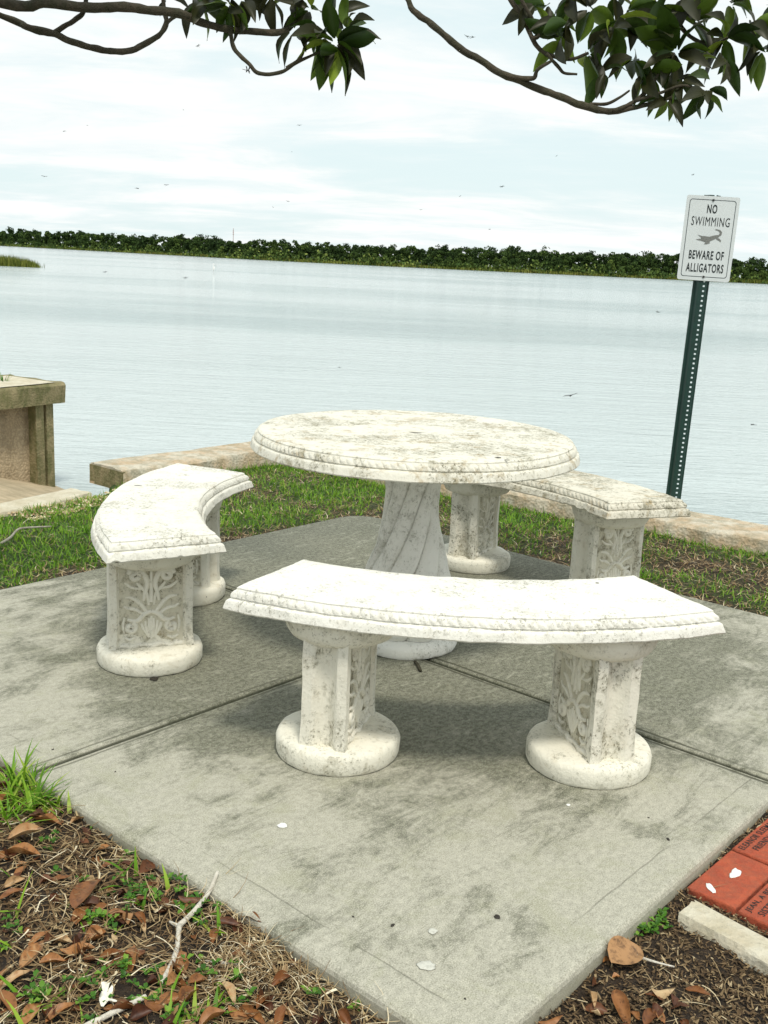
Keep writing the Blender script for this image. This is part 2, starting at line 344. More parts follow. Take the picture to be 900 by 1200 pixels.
# finer close to the camera
gx = np.unique(np.round(np.concatenate([gx, np.arange(-1.6, 1.6, .03)]), 3)); gy = np.unique(np.round(np.concatenate([gy, np.arange(1.0, 3.2, .03)]), 3))
GX, GY = np.meshgrid(gx, gy, indexing='ij'); H_ = ground_h(GX, GY)
fine_n = np.array([mn.noise(Vector((a*9, b*9, 0))) for a, b in zip(GX.ravel(), GY.ravel())]).reshape(GX.shape)
H_ += fine_n*.008
ins = inpoly(GX, GY, LAND); H_ = np.where(ins, H_, -1.6)
def green_amt(x, y):
    x = np.asarray(x, float); y = np.asarray(y, float); sh = x.shape
    nn = np.array([mn.noise(Vector((a*1.6, b*1.6, 3)))+.6*mn.noise(Vector((a*5, b*5, 7))) for a, b in zip(x.ravel(), y.ravel())]).reshape(sh)
    a, b = su(x, y), sv(x, y)
    left = np.clip((b-V1+.1)/.3, 0, 1)                       # behind the far-left edge: lush
    back = np.clip((a-U1)/.25, 0, 1)
    g = .06+.58*left+.30*np.maximum(back-left, 0)*1.6+nn*.85
    edge = np.minimum(np.abs(a-U1), np.abs(b-V1)); g = g-.55*np.clip(1-edge/.16, 0, 1)*(a > 2.3)
    lush = np.clip((-x-.9)/.6, 0, 1)*left; g = g+.5*lush
    g = g+.25*np.clip((y-5.2)/.8, 0, 1)
    front = (y < 2.6) & (b < V1+.0) & ((a < U0) | (b < V0)); g = np.where(front, -.3+nn*.5, g)
    return np.clip(g, 0, 1)
GA = green_amt(GX, GY)
nxg, nyg = GX.shape; idx = np.arange(nxg*nyg).reshape(nxg, nyg)
F = np.stack([idx[:-1,:-1], idx[1:,:-1], idx[1:,1:], idx[:-1,1:]], -1).reshape(-1, 4)
hm = H_.ravel(); F = F[~np.all(hm[F] < -1.5, axis=1)]
land = MB().add(np.stack([GX.ravel(), GY.ravel(), hm], -1), F.tolist(), GA.ravel()).build('ground', M_soil)
tag(land, kind='structure')
# a far apron so the land reaches the horizon behind the camera
ap = MB().add([(-3000,-3000,-.12),(3000,-3000,-.12),(3000,-5.7,-.12),(-3000,-5.7,-.12)], [(0,1,2,3)], .6)
ap.add([(13.8,-5.7,-.12),(3000,-5.7,-.12),(3000,-2.9,-.12),(13.8,-2.9,-.12)], [(0,1,2,3)], .6).build('outer_ground', M_soil)['kind'] = 'structure'
# lake
def grid_plane(xs, ys, z):
    m = MB(); X, Y = np.meshgrid(xs, ys, indexing='ij'); i = np.arange(X.size).reshape(X.shape)
    f = np.stack([i[:-1,:-1], i[1:,:-1], i[1:,1:], i[:-1,1:]], -1).reshape(-1, 4); return m.add(np.stack([X.ravel(), Y.ravel(), np.full(X.size, z)], -1), f.tolist())
lake = grid_plane(np.array([-3000,-400,-60,-12,0,12,60,400,3000.]), np.array([-2.8,3,6,12,30,100,400,1200,4000.]), WATER).build('lake', M_water); tag(lake, kind='structure')
bed = grid_plane(np.array([-3000,3000.]), np.array([-2.9,4000.]), -2.4).build('lake_bed', M_marsh); tag(bed, kind='structure')

# ---------------------------------------------------------------- patio slab
patio = MB()
def pad(mb, x0, x1, y0, y1, rc=None):
    # plan outline with optional rounded far corner, bevelled top edge
    def outline(d):
        P = []
        for (cx, cy, sx, sy) in ((x0,y0,1,1),(x1,y0,-1,1),(x1,y1,-1,-1),(x0,y1,1,-1)):
            r = .16 if rc == (cx, cy) else .03
            c = Vector((cx+sx*r, cy+sy*r)); a0 = {(1,1):PI, (-1,1):1.5*PI, (-1,-1):0, (1,-1):.5*PI}[(sx,sy)]
            for k in range(5): a = a0+k/4*PI/2; P.append((c.x+(r-d)*math.cos(a), c.y+(r-d)*math.sin(a)))
        return P
    rings = []
    for d, z in ((0,-.2),(0,-.014),(.003,-.006),(.009,-.001),(.016,0)):
        rings.append([(a, b, z) for a, b in outline(d)])
    loft(mb, rings)
hx, hy, g = 1.406, 1.4285, .005
for a0, a1 in ((-hx,-g),(g,hx)):
    for b0, b1 in ((-hy,-g),(g,hy)):
        pad(patio, a0, a1, b0, b1, rc=(hx, hy) if (a1 == hx and b1 == hy) else None)
box(patio, -hx+.02, hx-.02, -hy+.02, hy-.02, -.22, -.022)
mid = uv2((U0+U1)/2, (V0+V1)/2)
po = patio.build('patio', M_slab, smooth=False); po.location = mid; po.rotation_euler = (0, 0, PSI); tag(po, kind='structure')

# ---------------------------------------------------------------- seawall
def prism_seg(mb, P0, D, L, Nv, wd, z0, z1, end_amp=.0, step=.12, jitter=.006):
    rings = []; m = max(2, int(L/step))
    e_ = min(1, wd/.3); prof = [(0,z0),(0,z1-.02*e_),(.012*e_,z1-.003*e_),(.035*e_,z1)]+[(wd*k/6,z1) for k in range(1,6)]+[(wd-.035*e_,z1),(wd-.012*e_,z1-.003*e_),(wd,z1-.02*e_),(wd,z0)]
    for i in range(m+1):
        p = P0+D*(L*i/m); r = []
        for k, (a, z) in enumerate(prof):
            q = p+Nv*a; j = mn.noise_vector(Vector((q.x*4, q.y*4, z*9+k)))*jitter*2
            r.append((q.x+j.x, q.y+j.y, z+j.z*(.6 if z > z0 else 0)))
        rings.append(r)
    loft(mb, rings, close=True)
sw = thing('seawall', (0,0,0), 0, 'low concrete seawall along the lawn with orange stained pale cap, behind the round table', 'seawall')
m = MB(); Llen = (K-capL).length
prism_seg(m, capL, LD, Llen-.02, LN, CAPW, CAPZ-.13, CAPZ); m.build('wall_cap', M_cap, sw, sharp=40)
m = MB(); prism_seg(m, K-RN*.0, RD, 14, RN, CAPW+.02, CAPZ-.13, CAPZ-.004); m.build('wall_cap', M_cap, sw, sharp=40)
m = MB(); prism_seg(m, capL+LD*.12+LN*.05, LD, Llen-.2, LN, CAPW-.14, -1.8, CAPZ-.132); prism_seg(m, K+RN*.05+RD*.1, RD, 13.8, RN, CAPW-.14, -1.8, CAPZ-.132); m.build('wall_face', M_capside, sw, sharp=40)
# mossy end face of the cap
m = MB(); e0 = capL-LD*.004; q = [e0+LN*.004, e0+LN*(CAPW-.004)]
m.add([(*q[0][:2], CAPZ-.128),(*q[1][:2], CAPZ-.128),(*q[1][:2], CAPZ-.012),(*q[0][:2], CAPZ-.012)]+[(*(p+LD*.02)[:2], z) for p, z in ((q[0],CAPZ-.128),(q[1],CAPZ-.128),(q[1],CAPZ-.012),(q[0],CAPZ-.012))],
      [(0,3,2,1),(4,5,6,7),(0,1,5,4),(1,2,6,5),(2,3,7,6),(3,0,4,7)]); m.build('mossy_end', M_capside, sw, smooth=False)

# ---------------------------------------------------------------- boat ramp, its edging and the wall beyond it
PZ = .35
pa_, pb_, pc_ = onz(76,448,PZ), onz(0,455,PZ), onz(0,437,PZ); PD = (pa_-pb_).normalized(); PN = Vector((-PD.y, PD.x, 0))
A = aty(62,571,pa_.y-.1); Cc = Vector((*xy(onz(20,592,-.17)), -.17)); dd = ray(0,562); nn_ = Vector((PD.y,-PD.x,0)); t_ = (pa_-O).dot(nn_)/dd.dot(nn_); B = O+dd*t_
Np = (B-A).cross(Cc-A); 
def ramp_z(x, y): return A.z-(Np.x*(x-A.x)+Np.y*(y-A.y))/Np.z
m = MB(); NR = 26; vs = []; fs = []
for i in range(NR+1):
    for j in range(13):
        s = -3.0+i*.4; a = curb_near+CD*s; b = pb_+PD*(s-.3)+PN*.3; p = a.lerp(b, j/12); z = min(ramp_z(p.x, p.y), -.16)
        vs.append((p.x, p.y, z+.006*nz(p, 3)))
for i in range(NR):
    for j in range(12): k = i*13+j; fs.append((k, k+1, k+14, k+13))
m.add(vs, fs).build('boat_ramp', M_ramp)['kind'] = 'structure'
m = MB(); CNv = Vector((-CD.y, CD.x, 0))
prism_seg(m, curb_near-CD*4, CD, (curb_far-curb_near).length+3.86, CNv, .17, -1.4, -.03, jitter=.005)
eo = m.build('ramp_edging', M_curb, sharp=40); tag(eo, 'pale narrow concrete edging strip between the lawn and the boat ramp at left', 'edging')
gm = MB(); base = curb_far-CNv*.0
for k in range(700):   # gravel pocket between edging and lawn
    s = random.uniform(-.75, .15); o_ = random.uniform(-.20, 0.0); p = curb_far+CD*s+CNv*o_; r = random.uniform(.004,.013); zz_ = float(ground_h(p.x, p.y))+.004
    a = random.random()*3; c_, s_ = math.cos(a), math.sin(a)
    gm.add([(p.x+r*c_, p.y+r*s_, zz_), (p.x-r*s_, p.y+r*c_, zz_), (p.x-r*c_, p.y-r*s_, zz_), (p.x+r*s_, p.y-r*c_, zz_), (p.x, p.y, zz_+r*.8)], [(0,1,4),(1,2,4),(2,3,4),(3,0,4)], random.random()*.5+.5)
tag(gm.build('gravel', M_straw, smooth=False), kind='stuff', label='pale brown gravel beside the ramp edging', cat='gravel')
rw = thing('ramp_wall', (0,0,0), 0, 'stained concrete wall with thick mossy cap slab on the far side of the boat ramp', 'wall')
pw = (pc_-pb_).dot(PN)
m = MB(); prism_seg(m, pa_-PD*6+PD*.0, PD, 6, PN, max(pw*.85, .5), PZ-.15, PZ, jitter=.008)
# top slab pale, its faces mossy
m.build('top_slab', M_capside, rw, sharp=40)
m = MB(); vs = []; fs = []
for i in range(41):
    for j in range(6):
        p = pa_-PD*(6-i*.148)+PN*(.012+j*(max(pw*.85,.5)-.024)/5); vs.append((p.x, p.y, PZ+.004+.003*nz(p, 6)))
for i in range(40):
    for j in range(5): k = i*6+j; fs.append((k, k+6, k+7, k+1))
m.add(vs, fs).build('top_screed', M_curb, rw)
m = MB(); prism_seg(m, pa_-PD*6.0+PN*.13, PD, 5.86, PN, .12, -1.6, PZ-.152, jitter=.008); m.build('wall_panel', M_pierwall, rw, sharp=40)
m = MB()
for off, wd in ((.07,.07),(.165,.08)):
    p = pa_-PD*(.07+off)+PN*.045; prism_seg(m, p, PD, wd*.9, PN, .1, -1.6, PZ-.153, step=.05, jitter=.004)
m.build('corner_post', M_capside, rw, sharp=40)
tuft = MB()
P0 = onz(3,447,PZ)
for k in range(30):
    a = random.random()*6.28; r = random.uniform(0,.05); h = random.uniform(.03,.08); p = Vector((P0.x+r*math.cos(a), P0.y+r*math.sin(a), PZ+.003)); tp = p+Vector((math.cos(a)*h*.6, math.sin(a)*h*.6, h)); sx = Vector((math.sin(a), -math.cos(a), 0))*.004
    tuft.add([tuple(p-sx), tuple(p+sx), tuple(tp)], [(0,1,2)], random.random())
tag(tuft.build('weed', M_weed, smooth=False), 'small green weed growing on top of the ramp wall cap', 'weed')

# ---------------------------------------------------------------- cast stone set
def edge_profile(t, e):
    # (inset from the widest outline, z down from the top, bead amount)
    return [(e+.012, 0, 0), (e+.003, -.0012, 0), (e-.001, -.0045, 0), (e-.001, -.0085, 0), (e-.0035, -.0105, .2), (e-.0075, -.0130, 1), (e-.0105, -.0165, 1), (e-.0125, -.0205, 1), (e-.0135, -.0250, 1), (e-.0135, -.0280, .4),
            (e-.0095, -.0300, 0), (e-.0095, -.0325, 0), (e-.0175, -.0350, 0), (.0060, -.0375, 0), (.0040, -.0450, 0), (.0012, -t+.010, 0), (0, -t+.005, 0), (.003, -t+.001, 0), (.010, -t, 0)]
def bead(s, zrel, pitch): 
    ph = (s/pitch+zrel*28) % 1.0
    return math.sqrt(max(0, 1-(2*ph-1)**2))
ZS, BT, RI, RO, HA = .4774, .0642, 1.0684, 1.4435, R(27.157)
def seat_mesh(seed):
    mb = MB(); E_ = .0266; rings = []
    def outline(d):
        P = []; nrm = []
        ri, ro = RI+d, RO-d
        ao = HA-d/ro; ai = HA-d/ri; no, ni, ne = 560, 400, 130
        for k in range(no): a = -ao+2*ao*k/no; P.append((ro*math.cos(a), ro*math.sin(a)))
        pe0 = (ro*math.cos(ao), ro*math.sin(ao)); pe1 = (ri*math.cos(ai), ri*math.sin(ai))
        for k in range(ne): t = k/ne; P.append((pe0[0]*(1-t)+pe1[0]*t, pe0[1]*(1-t)+pe1[1]*t))
        for k in range(ni): a = ai-2*ai*k/ni; P.append((ri*math.cos(a), ri*math.sin(a)))
        q0 = (ri*math.cos(-ai), ri*math.sin(-ai)); q1 = (ro*math.cos(-ao), ro*math.sin(-ao))
        for k in range(ne): t = k/ne; P.append((q0[0]*(1-t)+q1[0]*t, q0[1]*(1-t)+q1[1]*t))
        return P
    ref = outline(.013); arc = [0]
    for i in range(1, len(ref)): arc.append(arc[-1]+math.dist(ref[i], ref[i-1]))
    for (d, z, bd) in edge_profile(BT, E_):
        base = outline(d); inn = outline(d+.004); r = []
        for i, p in enumerate(base):
            k = bd*(1-bead(arc[i], z, .025))*1.5
            q = (p[0]*(1-k)+inn[i][0]*k, p[1]*(1-k)+inn[i][1]*k)
            j = mn.noise_vector(Vector((q[0]*14+seed, q[1]*14, z*20)))*.0028+mn.noise_vector(Vector((q[0]*60+seed, q[1]*60, z*60)))*.0012
            chip = 0.0
            if z < -.03: 
                c_ = mn.noise(Vector((q[0]*22+seed*3, q[1]*22, 1.7)))
                if c_ > .38: chip = (c_-.38)*.03
            r.append((q[0]+j.x, q[1]+j.y, ZS+z+j.z*.6+chip))
        rings.append(r)
    # top surface grid strips: shrink radially toward mid line
    mid_r = (RI+RO)/2
    n_ = len(rings[0]); top = [rings[0]]
    for s in (.85, .6, .3):
        rr = []
        for i, p in enumerate(outline(.0386)):
            a = math.atan2(p[1], p[0]); rad = math.hypot(*p); a2 = a*(1-(1-s)*.06); rad2 = mid_r+(rad-mid_r)*s
            # end points slide towards the middle line only
            rr.append((rad2*math.cos(a2), rad2*math.sin(a2), ZS+.0016*nz((p[0]*9+seed, p[1]*9, s*3))+.0008*math.cos((rad2-mid_r)*8)))
        top.append(rr)
    allr = list(reversed(top))+rings[1:]
    loft(mb, list(reversed(allr)), cap0=False, cap1=False)
    # close: bottom as one n-gon strip, top middle as one strip
    nv = len(allr)*n_
    V_ = mb.v[0]; no, ni, ne = 560, 400, 130
    def closer(ring_index):
        o = ring_index*n_; f = []
        outer = [o+k for k in range(no)]+[o+no]; inner = [o+no+ne+k for k in range(ni)]+[o+no+ne+ni if ne else o]
        inner = inner[::-1]; 
        e1 = [o+no+k for k in range(ne+1)]; e2 = [o+(no+ne+ni+k) % n_ if (no+ne+ni+k) < n_ else o for k in range(ne+1)]
        # tessellate by pairing along the arc
        i = j = 0
        while i < len(outer)-1 or j < len(inner)-1:
            if j >= len(inner)-1 or (i < len(outer)-1 and i/(len(outer)-1) <= j/(len(inner)-1)): f.append((outer[i], outer[i+1], inner[j])); i += 1
            else: f.append((outer[i], inner[j+1], inner[j])); j += 1
        f.append(tuple(e1)); f.append(tuple(e2)); return f
    fb = closer(0); ft = closer(len(allr)-1)
    fb = [tuple(reversed(q)) for q in fb]
    mb.f.extend(fb); mb.f.extend(ft); return mb
def spiral(cx, cz, r0, turns, sgn, a0, n_=26):
    return [(cx+sgn*r0*(1-.8*k/n_)*math.cos(a0+turns*2*PI*k/n_), 0, cz+r0*(1-.8*k/n_)*math.sin(a0+turns*2*PI*k/n_)) for k in range(n_+1)]
def relief_mesh(y, sgn_y):
    mb = MB()
    def T(pts, r): 
        P, rr = smoothline([(a, y, c) for a, _, c in pts], r if isinstance(r, list) else [r]*len(pts), 3)
        tube(mb, [(p.x, p.y, p.z) for p in P], rr, 7)
    for s in (-1, 1):
        T(spiral(s*.052, .262, .021, 1.3, s, .3), [.009]*27)
        T([(s*.072,0,.268),(s*.066,0,.285),(s*.045,0,.288),(s*.024,0,.268),(s*.012,0,.235),(s*.02,0,.20),(s*.024,0,.175)], [.005,.008,.009,.010,.009,.007,.004])
        T([(s*.008,0,.16),(s*.015,0,.20),(s*.036,0,.225),(s*.045,0,.238)], [.004,.006,.006,.003])
        T([(s*.012,0,.13),(s*.035,0,.165),(s*.058,0,.185),(s*.082,0,.188)], [.005,.008,.007,.003])
        T([(s*.02,0,.122),(s*.05,0,.145),(s*.075,0,.150),(s*.088,0,.16)], [.004,.007,.006,.003])
        T([(s*.03,0,.215),(s*.062,0,.222),(s*.084,0,.24)], [.003,.006,.003])
        T([(s*.034,0,.262),(s*.03,0,.295),(s*.022,0,.305)], [.004,.006,.004])
        T(spiral(s*.066, .082, .019, 1.2, s, 1.9), [.009]*27)
        T([(s*.0,0,.136),(s*.022,0,.128),(s*.036,0,.112),(s*.052,0,.104),(s*.076,0,.112)], [.007,.009,.009,.008,.005])
        T([(s*.086,0,.05),(s*.07,0,.04),(s*.05,0,.048)], [.004,.006,.004])
        for k in range(3): T([(s*.003*(k+1),0,.045),(s*.010*(k+.7),0,.08),(s*.012*(k+.6),0,.112-.008*k)], [.003,.006,.004])
        T([(s*.085,0,.06),(s*.09,0,.09),(s*.085,0,.12)], [.003,.005,.003])
    T([(0,0,.04),(0,0,.10),(0,0,.12)], [.004,.006,.004])
    T([(0,0,.30),(0,0,.24),(0,0,.17)], [.003,.006,.008])
    pts = [(-.1+.2*k/10, 0, .018+.004*math.sin(k*2.2)) for k in range(11)]; T(pts, [.009+.003*math.sin(k*1.7) for k in range(11)])
    return mb
def support(parent, seedv):
    # local frame: x along the seat's radius, y along its length
    base = MB(); lathe(base, [(.150,0),(.166,.002),(.1705,.010),(.171,.045),(.167,.056),(.158,.062),(.10,.0635),(.001,.064)], 72, cap1=False); rough(base, .0022, 16, 60)
    col = MB(); hw, hn = .132, .062
    def sec(z):
        fl = 1+.035*max(0, (.12-z)/.06)+.02*max(0, (z-.36)/.05); a, b_ = hw*fl, hn*fl
        q = [(a,-b_),(a,-b_+.026)]+[(a-.017*math.sin(PI*k/6), (-b_+.03)+(2*b_-.06)*k/6) for k in range(1,6)]+[(a,b_-.026),(a,b_),(a-.004,b_+.003),(a-.024,b_+.003),(a-.031,b_-.008)]
        q += [(a-.031-(2*a-.062)*k/8, b_-.008) for k in range(1,8)]
        q2 = [(-x_, -y_) for x_, y_ in q]; q = q+[(-a+.031,b_-.008)]; q2 = q2+[(a-.031,-b_+.008)]
        out = q+[(-a+.024,b_+.003),(-a+.004,b_+.003)]+q2[0:1]; 
        return q, q2, a, b_
    rings = []
    zs_ = [.060,.066,.075]+[.075+.33*k/14 for k in range(1,15)]+[.4128]
    for z in zs_:
        q, q2, a, b_ = sec(z)
        # one loop: +x narrow face, +y carved face, -x narrow face, -y carved face
        nar = [(a,-b_),(a,-b_+.024)]+[(a-.027*math.sin(PI*k/6), (-b_+.027)+(2*b_-.054)*k/6) for k in range(0,7)]+[(a,b_-.024),(a,b_)]
        car = [(a-.022,b_+.001),(a-.029,b_-.009)]+[(a-.029-(2*a-.026)*k/8, b_-.009) for k in range(1,8)]+[(-a+.029,b_-.009),(-a+.022,b_+.001)]
        loop = nar+car+[(-x_,-y_) for x_, y_ in nar]+[(-x_,-y_) for x_, y_ in car]
        rings.append([(x_+.0022*nz((x_*15+seedv,y_*15,z*15)), y_+.0022*nz((x_*15,y_*15+seedv,z*15+3)), z) for x_, y_ in loop])
    loft(col, rings)
    s = col.build('pillar', M_ped, parent, sharp=50)
    base.build('base_disc', M_base, s, sharp=45)
    cap = MB(); lathe(cap, [(.09,.336),(.120,.340),(.141,.350),(.151,.366),(.156,.388),(.154,.4125),(.10,.4127)], 72); rough(cap, .0015, 18); cap.build('capital', M_base, s, sharp=45)
    for sg in (-1, 1):
        r_ = relief_mesh(sg*(hn-.0085), sg); 
        for arr in r_.v: arr[:, 2] = arr[:, 2]*.97+.052
        r_.build('carved_relief', M_relief, s, sharp=60)
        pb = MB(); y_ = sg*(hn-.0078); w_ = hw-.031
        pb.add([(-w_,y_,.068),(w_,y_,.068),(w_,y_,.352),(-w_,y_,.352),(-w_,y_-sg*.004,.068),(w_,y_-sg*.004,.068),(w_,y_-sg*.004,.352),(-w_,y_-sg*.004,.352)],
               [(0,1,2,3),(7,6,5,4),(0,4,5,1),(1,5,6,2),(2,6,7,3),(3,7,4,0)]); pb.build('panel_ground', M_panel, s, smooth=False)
    return s
def make_bench(label, mat, seed):
    root = thing('curved_bench', (0,0,0), 0, label, 'bench', 'curved cast stone benches around the round table')
    # origin at the seat's own middle
    off = Matrix.Translation((-1.2558, 0, 0))
    seat_mesh(seed).build('seat', mat, root, xf=off, sharp=38)
    for k, sg in enumerate((-1, 1)):
        p = support(root, seed+k*3.3); a = sg*R(15.9); p.location = (1.2623*math.cos(a)-1.2558, 1.2623*math.sin(a), 0); p.rotation_euler = (0, 0, a)
    return root
def place_bench(b, cx, cy, ang):
    a = R(ang); b.location = (cx+1.2558*math.cos(a), cy+1.2558*math.sin(a), 0); b.rotation_euler = (0, 0, a)
bF = make_bench('clean white curved stone bench in front of the round table, nearest the camera', M_front, 1.0); place_bench(bF, .2527, 3.9141, -90.2)
bL = make_bench('white curved stone bench with pitted end at the left of the table, beside the grass', M_white, 4.7); place_bench(bL, .4431, 3.7001, 182.5)
bR = make_bench('lichen stained curved stone bench behind the round table, near the warning sign', M_back, 9.1); place_bench(bR, -.1732, 3.5135, 46.5)

tb = thing('round_table', (.0949, 3.5763, 0), .3, 'round white cast stone table with twisted pedestal and umbrella hole, between the three benches', 'table')
TR, TT, TZ = .5602, .064, .76
top = MB(); rings = []; NT = 1300
hole = .026
rad_list = [(hole,-.05),(hole,-.004),(hole+.004,0),(.12,0),(.25,0),(.38,0),(.48,0)]
for r_, z_ in rad_list:
    rings.append([(r_*math.cos(a), r_*math.sin(a), TZ+z_+.0012*nz((r_*math.cos(a)*8, r_*math.sin(a)*8, 1))) for a in [2*PI*i/NT for i in range(NT)]])
for (d, z, bd) in edge_profile(TT, .0266):
    r = []
    for i in range(NT):
        a = 2*PI*i/NT; rr = TR-d-bd*.0062*(1-bead(a*TR, z, .0235)); j = mn.noise_vector(Vector((rr*math.cos(a)*14, rr*math.sin(a)*14, z*30)))*.0022
        r.append((rr*math.cos(a)+j.x, rr*math.sin(a)+j.y, TZ+z+j.z*.6))
    rings.append(r)
for r_, z_ in ((.5,-TT-.002),(.3,-TT-.004),(hole,-TT-.004),(hole,-.05)):
    rings.append([(r_*math.cos(a), r_*math.sin(a), TZ+z_) for a in [2*PI*i/NT for i in range(NT)]])
loft(top, rings, cap0=False, cap1=False)
topo = top.build('tabletop', M_table, tb, sharp=38)
hm_ = MB(); lathe(hm_, [(.001,.700),(hole-.0005,.700),(hole-.0005,.7535),(.001,.7534)], 24, cap0=False, cap1=False); hm_.build('hole_shade_plug', M_hole_shade, topo)  # dark plug just below the tabletop, painted-in shade of the open hole
ped = MB(); prof = [(.150,.058),(.160,.075),(.162,.10),(.160,.14),(.156,.18),(.150,.22),(.142,.26),(.131,.30),(.117,.345),(.106,.39),(.097,.43),(.091,.475),(.088,.52),(.089,.56),(.094,.60),(.104,.64),(.118,.67),(.142,.695)]
prof = [(a*1.05, b) for a, b in prof]
pr2 = []
for i in range(len(prof)-1):
    for k in range(4): t = k/4; pr2.append((prof[i][0]*(1-t)+prof[i+1][0]*t, prof[i][1]*(1-t)+prof[i+1][1]*t))
pr2.append(prof[-1])
def twist(a, z):
    ph = (a*9/(2*PI) - z*5.2) % 1.0; s_ = math.sqrt(max(0, 1-(2*ph-1)**2)); k = 1.0 if z < .64 else max(0.25, (.70-z)/.06)
    return 1+(.20*(s_**.7-.88)+.07*(ph-.5))*k
lathe(ped, pr2, 420, fn=twist, cap0=False, cap1=False); rough(ped, .0018, 14, 50)
M_tped = stone('twisted_pedestal_stone', (.86,.85,.79), .45, .06, .45, flecks=.5)
pe = ped.build('pedestal', M_tped, tb, sharp=60)
pbm = MB(); lathe(pbm, [(.165,0),(.182,.003),(.187,.012),(.187,.034),(.182,.044),(.172,.05),(.165,.056),(.10,.0585),(.001,.0586)], 80, cap1=False); rough(pbm, .003, 12, 45); pbm.build('base_disc', M_tped, pe, sharp=50)

# ---------------------------------------------------------------- sign
def textmesh(body, name, mat, parent, x, z, w_, h_, y=-.003, bold=.018, align='C', depth=.0004):
    cu = bpy.data.curves.new(name, 'FONT'); cu.body = body; cu.offset = bold; cu.extrude = 0; cu.resolution_u = 3; cu.space_character = 1.14
    to = bpy.data.objects.new('tmp', cu); C.objects.link(to); bpy.context.view_layer.update()
    me = bpy.data.meshes.new_from_object(to.evaluated_get(bpy.context.evaluated_depsgraph_get())); bpy.data.objects.remove(to); bpy.data.curves.remove(cu)
    co = np.array([v.co[:] for v in me.vertices]); mn_, mx = co.min(0), co.max(0)
    sx = w_/(mx[0]-mn_[0]); sz = h_/(mx[1]-mn_[1])
    for v in me.vertices:
        a = (v.co.x-mn_[0])*sx; b = (v.co.y-mn_[1])*sz
        v.co = (x-w_/2+a if align == 'C' else x+a, y, z-h_/2+b)
    me.materials.clear(); me.materials.append(mat); me.name = name
    o = bpy.data.objects.new(name, me); C.objects.link(o); o.parent = parent; return o
SY = 5.72; sb = aty(790.5, 582, SY); st_ = aty(836.5, 228, SY); lean = (st_.x-sb.x)/(st_.z-sb.z)
sg_ = thing('warning_sign', (sb.x-lean*(sb.z-CAPZ), SY, CAPZ-.002), 0, 'white no swimming warning sign with grey alligator on a green perforated metal post', 'sign')
sg_.rotation_euler = (0, math.atan(lean), R(-4))
PH = st_.z-CAPZ
m = MB(); hs, pitch = .0045, .0254
xl, xh0, xh1, xr = -.043, .004, .0145, .041
def quad(mb, a, b, c, d): mb.add([a, b, c, d], [(0,1,2,3)])
for (a, b, y0, y1) in ((-.043,-.030,.028,.026),(-.030,-.020,.026,.002),(-.020,xh0,0.0,0.0),(xh1,.022,0,0),(.022,.031,.002,.026),(.031,.041,.026,.028)):
    box(m, a, b, min(y0,y1), max(y0,y1)+.003, 0, PH) if abs(y0-y1) < .01 else m.add([(a,y0,0),(b,y1,0),(b,y1,PH),(a,y0,PH),(a,y0+.004,0),(b,y1+.004,0),(b,y1+.004,PH),(a,y0+.004,PH)], [(0,1,2,3),(7,6,5,4),(0,3,7,4),(1,5,6,2)])
z = 0.0; k = 0
while z < PH-.03:   # solid bridges between the punched holes
    box(m, xh0, xh1, 0, .003, z+.009, min(z+pitch, PH)); z += pitch
m.build('post', M_post, sg_, smooth=False)
SW, SH = .272, .428
pl = MB()
def rrect(w_, h_, r, n_=6):
    P = []
    for cx, cz, a0 in ((w_/2-r, h_/2-r, 0), (-w_/2+r, h_/2-r, PI/2), (-w_/2+r, -h_/2+r, PI), (w_/2-r, -h_/2+r, 1.5*PI)):
        for k in range(n_+1): a = a0+PI/2*k/n_; P.append((cx+r*math.cos(a), cz+r*math.sin(a)))
    return P
zc = PH-.006-SH/2; outl = rrect(SW, SH, .012)
def bow(x): return -.0045
loft(pl, [[(a, bow(a)-.0, b+zc) for a, b in reversed(outl)], [(a, bow(a)-.0018, b+zc) for a, b in reversed(outl)]][::1])
plo = pl.build('sign_panel', M_sign, sg_, smooth=False)
bd = MB(); o1 = rrect(SW-.034, SH-.036, .014); o2 = rrect(SW-.0405, SH-.0425, .012); nn2 = len(o1)
bd.add([(a, bow(a)-.0024, b+zc) for a, b in o1]+[(a, bow(a)-.0024, b+zc) for a, b in o2], [(i, nn2+i, nn2+(i+1) % nn2, (i+1) % nn2) for i in range(nn2)]); bd.build('border_line', M_signedge, plo, smooth=False)
YT = -.0073
for body, fr, ww in (('NO',.150,.19),('SWIMMING',.298,.72),('BEWARE OF',.695,.66),('ALLIGATORS',.848,.71)):
    textmesh(body, 'lettering', M_ink, plo, 0, zc+SH/2-fr*SH, ww*SW, .106*SH, y=YT, bold=0.0 if 'MM' in body else .022)
def poly(mb, P, y): mb.add([(a, y, b) for a, b in P], [tuple(range(len(P)))])
gt = MB(); gs = SW*.48; gxo, gzo = -gs/2, zc+SH/2-.5*SH
def G(P, y): poly(gt, [(gxo+a*gs, gzo+b*gs) for a, b in P], y)
G([(0,-.05),(.12,-.08),(.24,-.09),(.26,-.02),(.2,-.01),(.1,-.03)], YT-.0000)           # lower jaw
G([(.05,.15),(.10,.12),(.22,.10),(.30,.08),(.30,-.02),(.24,-.02),(.18,.05),(.10,.10)], YT-.0001)  # upper jaw
G([(.22,-.09),(.42,-.14),(.60,-.08),(.78,.02),(.92,.10),(.86,.17),(.70,.14),(.52,.08),(.30,.10)], YT-.0002)
G([(.84,.08),(.98,.16),(1.0,.28),(.92,.36),(.76,.39),(.70,.36),(.84,.33),(.92,.26),(.88,.17),(.80,.14)], YT-.0003)
G([(.40,-.12),(.56,-.10),(.57,-.17),(.44,-.21),(.34,-.22),(.38,-.18)], YT-.0004)
